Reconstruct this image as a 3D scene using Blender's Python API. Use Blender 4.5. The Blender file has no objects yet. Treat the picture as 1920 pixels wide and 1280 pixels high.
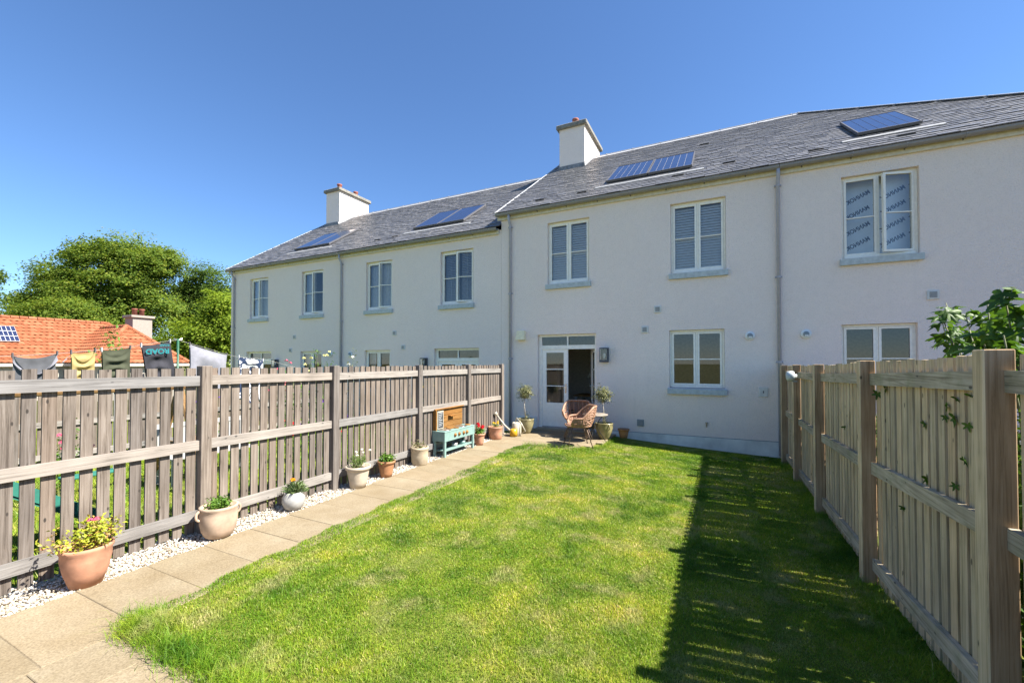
import bpy, bmesh, math, random
import numpy as np
from mathutils import Vector, Matrix, Euler
random.seed(7); RNG = np.random.default_rng(7)
R = math.radians
scene = bpy.context.scene
COL = scene.collection

# ------------------------------------------------------------------ camera
F = 796.0; TH = math.atan(389/796.0); PH = R(1.0); H = 1.75
CX = 960.0; CY = 680 - F*math.tan(PH)
camd = bpy.data.cameras.new("camera"); cam = bpy.data.objects.new("camera", camd); COL.objects.link(cam)
cam.location = (0, 0, H); cam.rotation_euler = (R(90)+PH, 0, TH)
camd.sensor_width = 36; camd.lens = F/1920*36; camd.shift_y = (CY-640)/1920
camd.clip_start = 0.05; camd.clip_end = 2000
scene.camera = cam

# ------------------------------------------------------------------ sky and sun
SUN_EL = R(49.7); SUN_AZ = R(82.7)      # azimuth from +Y towards +X
w = bpy.data.worlds.new("World"); scene.world = w; w.use_nodes = True
nt = w.node_tree; nt.nodes.clear()
sky = nt.nodes.new("ShaderNodeTexSky"); sky.sky_type = 'NISHITA'; sky.sun_disc = False
sky.sun_elevation = SUN_EL; sky.sun_rotation = SUN_AZ
sky.altitude = 0; sky.air_density = 1.0; sky.dust_density = 0.0; sky.ozone_density = 10.5
bg = nt.nodes.new("ShaderNodeBackground"); bg.inputs[1].default_value = 0.0745
wo = nt.nodes.new("ShaderNodeOutputWorld")
nt.links.new(sky.outputs[0], bg.inputs[0]); nt.links.new(bg.outputs[0], wo.inputs[0])
sl = bpy.data.lights.new("sun", 'SUN'); sl.energy = 5.0; sl.angle = R(0.53); sl.color = (1.0, 0.945, 0.85)
so = bpy.data.objects.new("sun", sl); COL.objects.link(so)
sdir = Vector((-math.sin(SUN_AZ)*math.cos(SUN_EL), -math.cos(SUN_AZ)*math.cos(SUN_EL), -math.sin(SUN_EL)))
so.rotation_euler = sdir.to_track_quat('-Z', 'Y').to_euler(); so.location = (12, 3, 20)
vs = scene.view_settings
vs.view_transform = 'Standard'; vs.look = 'None'; vs.exposure = 1.54; vs.gamma = 1.0; vs.use_curve_mapping = False
scene.cycles.use_denoising = True
scene.cycles.max_bounces = 7; scene.cycles.diffuse_bounces = 4; scene.cycles.glossy_bounces = 3
scene.cycles.transparent_max_bounces = 12; scene.cycles.transmission_bounces = 4
scene.cycles.sample_clamp_indirect = 6.0
scene.cycles.caustics_reflective = False; scene.cycles.caustics_refractive = False

# ------------------------------------------------------------------ photo pixel -> place (distance from the surface touched)
_f = np.array([-math.sin(TH)*math.cos(PH), math.cos(TH)*math.cos(PH), math.sin(PH)])
_r = np.array([math.cos(TH), math.sin(TH), 0.0]); _u = np.cross(_r, _f); _c = np.array([0, 0, H])
def ray(x, y): return _f + (x-CX)/F*_r + (CY-y)/F*_u
def zpl(x, y, z=0.0): d = ray(x, y); return _c + d*((z-H)/d[2])
def ypl(x, y, Y): d = ray(x, y); return _c + d*(Y/d[1])
def xpl(x, y, X): d = ray(x, y); return _c + d*(X/d[0])
def cam_depth(p): return (np.asarray(p)-_c) @ _f
D = 10.573                                  # plane of the terrace's garden front

# ------------------------------------------------------------------ materials
MATS = {}
class NT:
    def __init__(s, name):
        s.m = bpy.data.materials.new(name); s.m.use_nodes = True; s.t = s.m.node_tree; s.t.nodes.clear()
        s.out = s.n('ShaderNodeOutputMaterial')
    def n(s, typ, **kw):
        nd = s.t.nodes.new(typ)
        for k, v in kw.items():
            if k.startswith('i_'):
                key = k[2:]; key = int(key) if key.isdigit() else key.replace('_', ' ')
                nd.inputs[key].default_value = v
            else: setattr(nd, k, v)
        return nd
    def l(s, a, b): s.t.links.new(a, b)
    def coords(s, scale=(1, 1, 1), rnd=0.0, kind='Object', rot=(0, 0, 0)):
        tc = s.n('ShaderNodeTexCoord'); mp = s.n('ShaderNodeMapping')
        mp.inputs['Scale'].default_value = scale; mp.inputs['Rotation'].default_value = rot
        src = tc.outputs[kind]
        if rnd:
            oi = s.n('ShaderNodeObjectInfo'); mu = s.n('ShaderNodeMath', operation='MULTIPLY'); mu.inputs[1].default_value = rnd
            s.l(oi.outputs['Random'], mu.inputs[0])
            ad = s.n('ShaderNodeVectorMath', operation='ADD'); s.l(src, ad.inputs[0]); s.l(mu.outputs[0], ad.inputs[1]); src = ad.outputs[0]
        s.l(src, mp.inputs[0]); return mp.outputs[0]
    def noise(s, vec, scale, detail=4, rough=0.55, dist=0.0):
        nd = s.n('ShaderNodeTexNoise'); nd.inputs['Scale'].default_value = scale; nd.inputs['Detail'].default_value = detail
        nd.inputs['Roughness'].default_value = rough; nd.inputs['Distortion'].default_value = dist
        s.l(vec, nd.inputs['Vector']); return nd.outputs[0]
    def ramp(s, fac, stops):
        nd = s.n('ShaderNodeValToRGB'); e = nd.color_ramp.elements
        while len(e) < len(stops): e.new(0.5)
        for el, (p, c) in zip(e, stops): el.position = p; el.color = (*c, 1) if len(c) == 3 else c
        s.l(fac, nd.inputs[0]); return nd.outputs[0]
    def mix(s, a, b, fac, mode='MIX'):
        nd = s.n('ShaderNodeMix', data_type='RGBA', blend_type=mode)
        for sock, v in ((nd.inputs[0], fac), (nd.inputs[6], a), (nd.inputs[7], b)):
            if hasattr(v, 'is_linked') or hasattr(v, 'links'): s.l(v, sock)
            elif isinstance(v, (int, float)): sock.default_value = v
            else: sock.default_value = (*v, 1)
        return nd.outputs[2]
    def math(s, a, b, op='MULTIPLY'):
        nd = s.n('ShaderNodeMath', operation=op)
        for sock, v in ((nd.inputs[0], a), (nd.inputs[1], b)):
            if isinstance(v, (int, float)): sock.default_value = v
            else: s.l(v, sock)
        return nd.outputs[0]
    def bump(s, h, strength=0.3, dist=0.01, normal=None):
        nd = s.n('ShaderNodeBump'); nd.inputs['Strength'].default_value = strength; nd.inputs['Distance'].default_value = dist
        s.l(h, nd.inputs['Height'])
        if normal is not None: s.l(normal, nd.inputs['Normal'])
        return nd.outputs[0]
    def principled(s, color, rough=0.6, normal=None, metal=0.0, spec=0.5, **kw):
        nd = s.n('ShaderNodeBsdfPrincipled')
        for k, v in (('Base Color', color), ('Roughness', rough)):
            if isinstance(v, tuple): nd.inputs[k].default_value = (*v, 1)
            elif isinstance(v, (int, float)): nd.inputs[k].default_value = v
            else: s.l(v, nd.inputs[k])
        nd.inputs['Metallic'].default_value = metal; nd.inputs['Specular IOR Level'].default_value = spec
        for k, v in kw.items(): nd.inputs[k.replace('_', ' ')].default_value = v
        if normal is not None: s.l(normal, nd.inputs['Normal'])
        return nd.outputs[0]
    def done(s, sh): s.l(sh, s.out.inputs[0]); return s.m
    def rand(s):
        oi = s.n('ShaderNodeObjectInfo'); g = s.n('ShaderNodeNewGeometry')
        a = s.math(oi.outputs['Random'], g.outputs['Random Per Island'], 'ADD'); return s.math(a, 1.0, 'FRACT') if False else s.frac(a)
    def frac(s, a):
        nd = s.n('ShaderNodeMath', operation='FRACT'); s.l(a, nd.inputs[0]); return nd.outputs[0]

def plain(name, color, rough=0.5, metal=0.0, var=0.06, scale=14, bump=0.0, spec=0.5):
    t = NT(name); v = t.coords(rnd=5.0); n = t.noise(v, scale)
    c0 = tuple(max(0, x*(1-2.2*var)) for x in color); c1 = tuple(min(1, x*(1+2.2*var)) for x in color)
    c = t.ramp(n, [(0.3, c0), (0.7, c1)])
    nm = t.bump(t.noise(v, scale*6), bump, 0.004) if bump else None
    MATS[name] = t.done(t.principled(c, rough, nm, metal, spec)); return MATS[name]

def m_harl():
    t = NT('harl'); v = t.coords(kind='Object')
    big = t.noise(v, 0.6, 5, 0.6); fine = t.noise(v, 75, 3, 0.6); mid = t.noise(v, 38, 4, 0.6); lump = t.noise(v, 9, 4, 0.6)
    c = t.ramp(big, [(0.3, (0.92, 0.775, 0.68)), (0.7, (0.96, 0.825, 0.73))])
    c = t.mix(c, t.ramp(mid, [(0.36, (0.86, 0.86, 0.87)), (0.50, (1, 1, 1))]), 0.5, 'MULTIPLY')
    c = t.mix(c, t.ramp(lump, [(0.3, (0.95, 0.95, 0.945)), (0.6, (1, 1, 1))]), 0.6, 'MULTIPLY')
    # rain streaks and grime with their own shape
    st = t.noise(t.coords((3.0, 3.0, 0.25)), 1.6, 5, 0.65)
    c = t.mix(c, (0.58, 0.52, 0.44), t.ramp(st, [(0.60, (0, 0, 0)), (0.88, (0.27, 0.27, 0.27))]))
    h = t.math(t.math(fine, 0.35), mid, 'ADD')
    return t.done(t.principled(c, 0.9, t.bump(h, 1.0, 0.022), spec=0.2))
MATS['harl'] = m_harl()

def m_slate():
    t = NT('slate'); r = t.rand(); v = t.coords(rnd=9.0)
    c = t.ramp(r, [(0.0, (0.11, 0.111, 0.12)), (0.3, (0.145, 0.146, 0.156)), (0.75, (0.17, 0.17, 0.178)), (1.0, (0.21, 0.206, 0.208))])
    n = t.noise(v, 9, 5, 0.65)
    c = t.mix(c, t.ramp(n, [(0.3, (0.7, 0.7, 0.72)), (0.7, (1.15, 1.13, 1.1))]), 0.8, 'MULTIPLY')
    return t.done(t.principled(c, t.math(t.noise(v, 14), 0.75, 'MULTIPLY'), t.bump(t.noise(v, 40), 0.4, 0.006), spec=0.5))
MATS['slate'] = m_slate()

def m_wood(name, dark, mid, light, axis='Z', green=0.0, knots=True):
    t = NT(name)
    sc = {'Z': (48, 48, 1.5), 'Y': (48, 1.5, 48), 'X': (1.5, 48, 48)}[axis]
    v = t.coords(sc, rnd=31.0); v1 = t.coords((1, 1, 1), rnd=31.0)
    g = t.noise(v, 1.0, 7, 0.70, 0.9)
    c = t.ramp(g, [(0.33, dark), (0.48, mid), (0.66, light)])
    big = t.noise(v1, 2.2, 3)
    c = t.mix(c, t.ramp(big, [(0.3, (0.74, 0.72, 0.70)), (0.7, (1.12, 1.10, 1.06))]), 0.85, 'MULTIPLY')
    oi = t.n('ShaderNodeObjectInfo')
    c = t.mix(c, t.ramp(oi.outputs['Random'], [(0.0, (0.74, 0.74, 0.76)), (0.5, (1.0, 0.97, 0.93)), (0.8, (1.12, 1.06, 1.0)), (1.0, (1.1, 0.98, 0.87))]), 0.9, 'MULTIPLY')
    if knots:
        sk = {'Z': (11, 11, 5.0), 'Y': (11, 5.0, 11), 'X': (5.0, 11, 11)}[axis]
        vo = t.n('ShaderNodeTexVoronoi'); vo.inputs['Scale'].default_value = 1.0; t.l(t.coords(sk, rnd=31.0), vo.inputs['Vector'])
        k = t.ramp(vo.outputs['Distance'], [(0.0, (1, 1, 1)), (0.075, (0.85, 0.85, 0.85)), (0.11, (0, 0, 0))])
        c = t.mix(c, tuple(x*0.22 for x in mid), k)
    if green:
        gn = t.noise(v1, 5, 4); c = t.mix(c, (0.14, 0.16, 0.06), t.ramp(gn, [(0.5, (0, 0, 0)), (0.75, (green, green, green))]))
    return t.done(t.principled(c, 0.85, t.bump(g, 0.35, 0.004), spec=0.15))
for ax in 'ZY':
    MATS['fence_'+ax] = m_wood('weathered_wood_'+ax, (0.070, 0.058, 0.049), (0.170, 0.147, 0.130), (0.245, 0.220, 0.202), ax) if ax == 'Z' else m_wood('weathered_rail', (0.135, 0.128, 0.122), (0.262, 0.254, 0.247), (0.335, 0.328, 0.322), ax)
    MATS['green_fence_'+ax] = m_wood('mossy_wood_'+ax, (0.32, 0.25, 0.155), (0.60, 0.48, 0.31), (0.72, 0.60, 0.42), ax, green=0.12) if ax == 'Z' else m_wood('mossy_rail', (0.23, 0.195, 0.14), (0.46, 0.405, 0.30), (0.61, 0.545, 0.43), ax, green=0.5)
MATS['post_Z'] = m_wood('post_wood', (0.20, 0.135, 0.08), (0.33, 0.235, 0.145), (0.44, 0.33, 0.22), 'Z')
MATS['back_board_Z'] = m_wood('back_board', (0.03, 0.02, 0.012), (0.05, 0.035, 0.02), (0.07, 0.05, 0.032), 'Z')  # near-black boards: shade of the picket gaps put into their colour
MATS['pale_post_Z'] = m_wood('grey_post_wood', (0.10, 0.086, 0.075), (0.205, 0.182, 0.163), (0.275, 0.25, 0.23), 'Z')
MATS['pine_Y'] = m_wood('orange_pine', (0.17, 0.075, 0.02), (0.27, 0.135, 0.04), (0.33, 0.19, 0.07), 'Y')
MATS['timber_Z'] = m_wood('play_timber', (0.20, 0.11, 0.04), (0.28, 0.17, 0.075), (0.33, 0.22, 0.11), 'Z')

def m_paving():
    t = NT('paving'); v = t.coords(rnd=17.0); oi = t.n('ShaderNodeObjectInfo')
    c = t.ramp(t.noise(v, 2.2, 5, 0.6), [(0.3, (0.23, 0.181, 0.112)), (0.5, (0.264, 0.215, 0.142)), (0.72, (0.30, 0.255, 0.177))])
    c = t.mix(c, t.ramp(oi.outputs['Random'], [(0, (0.94, 0.93, 0.90)), (0.5, (1, 1, 1)), (1, (1.07, 1.06, 1.05))]), 1.0, 'MULTIPLY')
    c = t.mix(c, t.ramp(t.noise(v, 85, 3), [(0.32, (0.70, 0.68, 0.65)), (0.68, (1.12, 1.12, 1.12))]), 0.9, 'MULTIPLY')
    c = t.mix(c, (0.30, 0.25, 0.13), t.ramp(t.noise(v, 5, 6, 0.7), [(0.58, (0, 0, 0)), (0.8, (0.35, 0.35, 0.35))]))
    return t.done(t.principled(c, 0.85, t.bump(t.math(t.noise(v, 90, 3), t.noise(v, 12, 4), 'ADD'), 0.35, 0.006), spec=0.25))
MATS['paving'] = m_paving()

def m_gravel():
    t = NT('gravel_stone'); r = t.rand()
    c = t.ramp(r, [(0, (0.24, 0.20, 0.15)), (0.25, (0.42, 0.36, 0.285)), (0.5, (0.52, 0.47, 0.40)), (0.8, (0.60, 0.57, 0.52)), (1, (0.68, 0.66, 0.63))])
    return t.done(t.principled(c, 0.7, spec=0.3))
MATS['gravel'] = m_gravel()

def m_leaf(name, stops, trans=0.3, rough=0.45, pos=0.0, spec=0.35):
    t = NT(name); r = t.rand(); c = t.ramp(r, stops)
    if pos:
        n = t.noise(t.coords(kind='Object'), pos, 4, 0.6)
        c = t.mix(c, t.ramp(n, [(0.3, (0.75, 0.8, 0.75)), (0.7, (1.15, 1.1, 0.95))]), 0.8, 'MULTIPLY')
    p = t.principled(c, rough, spec=spec); tr = t.n('ShaderNodeBsdfTranslucent')
    ct = t.mix(c, (1.25, 1.2, 0.6), 0.9, 'MULTIPLY'); t.l(ct, tr.inputs[0])
    mx = t.n('ShaderNodeMixShader'); mx.inputs[0].default_value = trans; t.l(p, mx.inputs[1]); t.l(tr.outputs[0], mx.inputs[2])
    return t.done(mx.outputs[0])
MATS['tree_leaf'] = m_leaf('tree_leaf', [(0, (0.085, 0.145, 0.026)), (0.5, (0.15, 0.225, 0.038)), (0.85, (0.22, 0.29, 0.05)), (1, (0.30, 0.32, 0.07))], 0.5, 0.6, pos=0.25, spec=0.12)
MATS['tree_leaf_dark'] = m_leaf('tree_leaf_dark', [(0, (0.055, 0.105, 0.026)), (0.5, (0.095, 0.16, 0.037)), (1, (0.155, 0.22, 0.05))], 0.5, 0.6, pos=0.25, spec=0.12)
MATS['tree_leaf_pale'] = m_leaf('tree_leaf_pale', [(0, (0.14, 0.22, 0.025)), (0.5, (0.21, 0.30, 0.035)), (1, (0.30, 0.37, 0.055))], 0.5, 0.6, pos=0.25, spec=0.12)
MATS['olive_leaf'] = m_leaf('olive_leaf', [(0, (0.10, 0.12, 0.04)), (0.5, (0.20, 0.21, 0.085)), (1, (0.32, 0.31, 0.14))], 0.2)
MATS['fig_leaf'] = m_leaf('fig_leaf', [(0, (0.035, 0.085, 0.01)), (0.5, (0.06, 0.13, 0.014)), (1, (0.10, 0.19, 0.022))], 0.38, 0.5, spec=0.3)
MATS['herb_leaf'] = m_leaf('herb_leaf', [(0, (0.06, 0.15, 0.018)), (1, (0.16, 0.28, 0.04))], 0.3)
MATS['lime_leaf'] = m_leaf('lime_leaf', [(0, (0.22, 0.28, 0.02)), (0.7, (0.42, 0.44, 0.04)), (0.9, (0.50, 0.36, 0.08)), (1, (0.5, 0.2, 0.12))], 0.3)
MATS['dusk_leaf'] = m_leaf('dusk_leaf', [(0, (0.10, 0.14, 0.04)), (0.6, (0.20, 0.16, 0.10)), (1, (0.34, 0.22, 0.2))], 0.2)
MATS['grass_blue'] = m_leaf('spiky_leaf', [(0, (0.10, 0.17, 0.06)), (1, (0.24, 0.31, 0.13))], 0.25)
for nm, c in dict(red=(0.62, 0.02, 0.035), yellow=(0.80, 0.55, 0.03), white=(0.82, 0.82, 0.76), pink=(0.70, 0.16, 0.26), cream=(0.78, 0.74, 0.36), purple=(0.16, 0.06, 0.42), orange=(0.80, 0.34, 0.02)).items():
    MATS['petal_'+nm] = m_leaf('petal_'+nm, [(0, tuple(x*0.8 for x in c)), (1, c)], 0.25, 0.6, spec=0.1)

def m_grass():
    t = NT('grass_blade'); at = t.n('ShaderNodeAttribute'); at.attribute_name = 'rnd'
    v = t.coords(kind='Object')
    n1 = t.noise(v, 1.25, 4, 0.6, 0.4); n2 = t.noise(v, 3.6, 4, 0.6)
    a = t.ramp(at.outputs['Fac'], [(0, (0.14, 0.27, 0.016)), (0.45, (0.275, 0.385, 0.026)), (0.78, (0.42, 0.455, 0.055)), (0.9, (0.58, 0.51, 0.16)), (1, (0.66, 0.56, 0.28))])
    c = t.mix(a, t.ramp(n1, [(0.36, (0.30, 0.50, 0.45)), (0.47, (0.82, 0.92, 0.85)), (0.60, (1.26, 1.10, 1.25))]), 0.9, 'MULTIPLY')
    c = t.mix(c, t.ramp(n2, [(0.38, (0.60, 0.76, 0.62)), (0.60, (1.14, 1.08, 1.1))]), 0.85, 'MULTIPLY')
    c = t.mix(c, (0.52, 0.45, 0.22), t.ramp(t.noise(v, 2.6, 5, 0.7), [(0.52, (0, 0, 0)), (0.70, (0.8, 0.8, 0.8))]))
    p = t.principled(c, 0.5, spec=0.25); tr = t.n('ShaderNodeBsdfTranslucent'); t.l(c, tr.inputs[0])
    mx = t.n('ShaderNodeMixShader'); mx.inputs[0].default_value = 0.35; t.l(p, mx.inputs[1]); t.l(tr.outputs[0], mx.inputs[2])
    return t.done(mx.outputs[0])
MATS['grass'] = m_grass()

def m_turf(name, c0, c1, c2):
    t = NT(name); v = t.coords(kind='Object'); n = t.noise(v, 1.2, 5, 0.6)
    c = t.ramp(n, [(0.3, c0), (0.5, c1), (0.7, c2)])
    c = t.mix(c, t.ramp(t.noise(v, 60, 3), [(0.3, (0.6, 0.6, 0.6)), (0.7, (1.2, 1.2, 1.1))]), 0.9, 'MULTIPLY')
    return t.done(t.principled(c, 0.95, t.bump(t.noise(v, 45, 4), 0.8, 0.03), spec=0.1))
MATS['turf'] = m_turf('turf', (0.10, 0.13, 0.025), (0.15, 0.18, 0.03), (0.22, 0.21, 0.06))
MATS['soil'] = plain('soil', (0.075, 0.05, 0.035), 0.95, var=0.2, scale=40, bump=0.8)
MATS['earth'] = m_turf('earth', (0.085, 0.09, 0.035), (0.13, 0.13, 0.05), (0.17, 0.16, 0.075))

def m_glass():
    t = NT('window_glass'); fr = t.n('ShaderNodeFresnel'); fr.inputs[0].default_value = 1.52
    tp = t.n('ShaderNodeBsdfTransparent'); tp.inputs[0].default_value = (0.92, 0.94, 0.94, 1)
    gl = t.n('ShaderNodeBsdfGlossy'); gl.inputs['Roughness'].default_value = 0.0; gl.inputs[0].default_value = (1, 1, 1, 1)
    f2 = t.math(fr.outputs[0], 1.9); f3 = t.n('ShaderNodeClamp'); t.l(f2, f3.inputs[0])
    mx = t.n('ShaderNodeMixShader'); t.l(f3.outputs[0], mx.inputs[0]); t.l(tp.outputs[0], mx.inputs[1]); t.l(gl.outputs[0], mx.inputs[2])
    return t.done(mx.outputs[0])
MATS['glass'] = m_glass()

plain('frame', (0.90, 0.85, 0.74), 0.45, var=0.03)
plain('door_paint', (0.92, 0.86, 0.76), 0.4, var=0.02)
plain('sill', (0.47, 0.51, 0.50), 0.75, var=0.07, bump=0.2)
plain('plinth', (0.70, 0.70, 0.64), 0.85, var=0.09, scale=3, bump=0.3)
plain('fascia', (0.66, 0.60, 0.46), 0.6, var=0.06)
plain('gutter', (0.247, 0.236, 0.24), 0.4, var=0.05)
plain('downpipe', (0.40, 0.385, 0.42), 0.4, var=0.04)
plain('ridge', (0.375, 0.375, 0.383), 0.55, var=0.08)
plain('verge', (0.562, 0.562, 0.555), 0.5, var=0.05)
plain('lead', (0.20, 0.205, 0.215), 0.6, var=0.15)
plain('cope', (0.216, 0.204, 0.176), 0.85, var=0.15, bump=0.3)
plain('deck', (0.03, 0.03, 0.033), 0.9)
plain('chimney_pot', (0.27, 0.087, 0.057), 0.8, var=0.12)
plain('interior', (0.66, 0.58, 0.47), 0.9)
plain('floorboard', (0.36, 0.20, 0.10), 0.5, var=0.2)
plain('shutter', (0.86, 0.87, 0.88), 0.5, var=0.02)
plain('curtain', (0.55, 0.56, 0.56), 0.9, var=0.05)
plain('blind_dark', (0.40, 0.40, 0.41), 0.6, var=0.05)
plain('board_film', (0.84, 0.88, 0.92), 0.35, var=0.02)
plain('print_ink', (0.07, 0.08, 0.105), 0.6)
plain('vent_white', (0.66, 0.65, 0.60), 0.6, var=0.04)
plain('vent_grey', (0.27, 0.275, 0.28), 0.6, var=0.06)
plain('cream_plastic', (0.90, 0.78, 0.50), 0.5, var=0.05)
plain('grey_plastic', (0.24, 0.27, 0.27), 0.5)
plain('lantern', (0.065, 0.075, 0.09), 0.45)
plain('bulb', (0.7, 0.68, 0.6), 0.2)
plain('white_plastic', (0.80, 0.80, 0.77), 0.4, var=0.03)
plain('brass', (0.30, 0.21, 0.10), 0.4, 0.9)
plain('steel', (0.55, 0.56, 0.57), 0.25, 0.9)
plain('chrome', (0.6, 0.61, 0.62), 0.2, 0.9)
plain('black_metal', (0.03, 0.028, 0.027), 0.45, 0.3)
plain('bronze_metal', (0.16, 0.105, 0.075), 0.45, 0.3)
plain('rattan', (0.345, 0.191, 0.116), 0.5, var=0.14, scale=60)
plain('table_top', (0.26, 0.22, 0.18), 0.5, var=0.1)
plain('terracotta', (0.428, 0.214, 0.131), 0.85, var=0.10, scale=9, bump=0.15)
plain('terracotta_orange', (0.336, 0.162, 0.075), 0.8, var=0.12, scale=9, bump=0.15)
plain('terracotta_pale', (0.432, 0.317, 0.23), 0.85, var=0.12, scale=7, bump=0.2)
plain('stoneware', (0.442, 0.366, 0.255), 0.85, var=0.10, scale=8, bump=0.2)
plain('cream_glaze', (0.475, 0.403, 0.31), 0.6, var=0.06)
plain('white_glaze', (0.336, 0.333, 0.324), 0.45, var=0.07)
plain('ochre_glaze', (0.252, 0.222, 0.114), 0.25, var=0.15, scale=7)
plain('bark', (0.13, 0.105, 0.08), 0.9, var=0.2, scale=20, bump=0.6)
plain('pale_bark', (0.36, 0.33, 0.28), 0.9, var=0.15, scale=30, bump=0.3)
plain('green_stem', (0.20, 0.22, 0.07), 0.7, var=0.15)
plain('aqua', (0.198, 0.312, 0.288), 0.5, var=0.05)
plain('chalkboard', (0.035, 0.04, 0.045), 0.8)
plain('chalk', (0.42, 0.44, 0.46), 0.9)
plain('yellow_enamel', (0.48, 0.276, 0.012), 0.35, var=0.06)
plain('cream_enamel', (0.456, 0.426, 0.348), 0.35, var=0.03)
plain('cloth_grey', (0.09, 0.093, 0.102), 0.95, var=0.06, bump=0.2)
plain('cloth_pale', (0.24, 0.24, 0.275), 0.95, var=0.05, bump=0.2)
plain('cloth_yellow', (0.372, 0.288, 0.114), 0.95, var=0.05, bump=0.2)
plain('cloth_olive', (0.051, 0.057, 0.033), 0.95, var=0.06, bump=0.2)
plain('cloth_black', (0.03, 0.03, 0.038), 0.95, var=0.08, bump=0.2)
plain('teal_print', (0.012, 0.19, 0.21), 0.9)
plain('line_rope', (0.36, 0.35, 0.32), 0.8)
plain('peg', (0.10, 0.09, 0.09), 0.6); plain('peg_white', (0.562, 0.555, 0.54), 0.6)
plain('green_paint', (0.018, 0.09, 0.048), 0.4)
plain('white_paint', (0.375, 0.37, 0.355), 0.5, var=0.03)
plain('green_canvas', (0.02, 0.16, 0.12), 0.8)
plain('bungalow_wall', (0.432, 0.396, 0.336), 0.9, var=0.05)
plain('bungalow_chimney', (0.30, 0.26, 0.225), 0.9, var=0.05)
plain('panel_edge', (0.10, 0.10, 0.11), 0.5)
plain('bar', (0.26, 0.265, 0.27), 0.6, var=0.12)
plain('flashing', (0.44, 0.45, 0.46), 0.5, 0.2)
def m_cell(name, col):
    t = NT(name); v = t.coords(rnd=3.0); n = t.noise(v, 6)
    c = t.ramp(n, [(0.3, tuple(x*0.85 for x in col)), (0.7, tuple(x*1.15 for x in col))])
    return t.done(t.principled(c, 0.12, spec=0.6, Coat_Weight=0.3, Coat_Roughness=0.05))
MATS['cell'] = m_cell('solar_cell', (0.022, 0.030, 0.075))
def m_zebra():
    t = NT('zebra_cloth'); wv = t.n('ShaderNodeTexWave'); wv.inputs['Scale'].default_value = 7.5; wv.inputs['Distortion'].default_value = 3.2
    wv.inputs['Detail'].default_value = 1.5; wv.inputs['Detail Scale'].default_value = 1.2
    t.l(t.coords((1, 1.5, 1.7), rot=(0.6, 0, 0)), wv.inputs['Vector'])
    c = t.ramp(wv.outputs['Color'], [(0.44, (0.03, 0.045, 0.09)), (0.5, (0.75, 0.75, 0.76))])
    return t.done(t.principled(c, 0.9, spec=0.1))
MATS['zebra'] = m_zebra()
def m_pantile():
    t = NT('pantile'); r = t.rand(); v = t.coords()
    c = t.ramp(r, [(0, (0.24, 0.075, 0.032)), (0.5, (0.285, 0.096, 0.042)), (1, (0.33, 0.125, 0.06))])
    return t.done(t.principled(c, 0.75, spec=0.3))
MATS['pantile'] = m_pantile()

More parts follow.
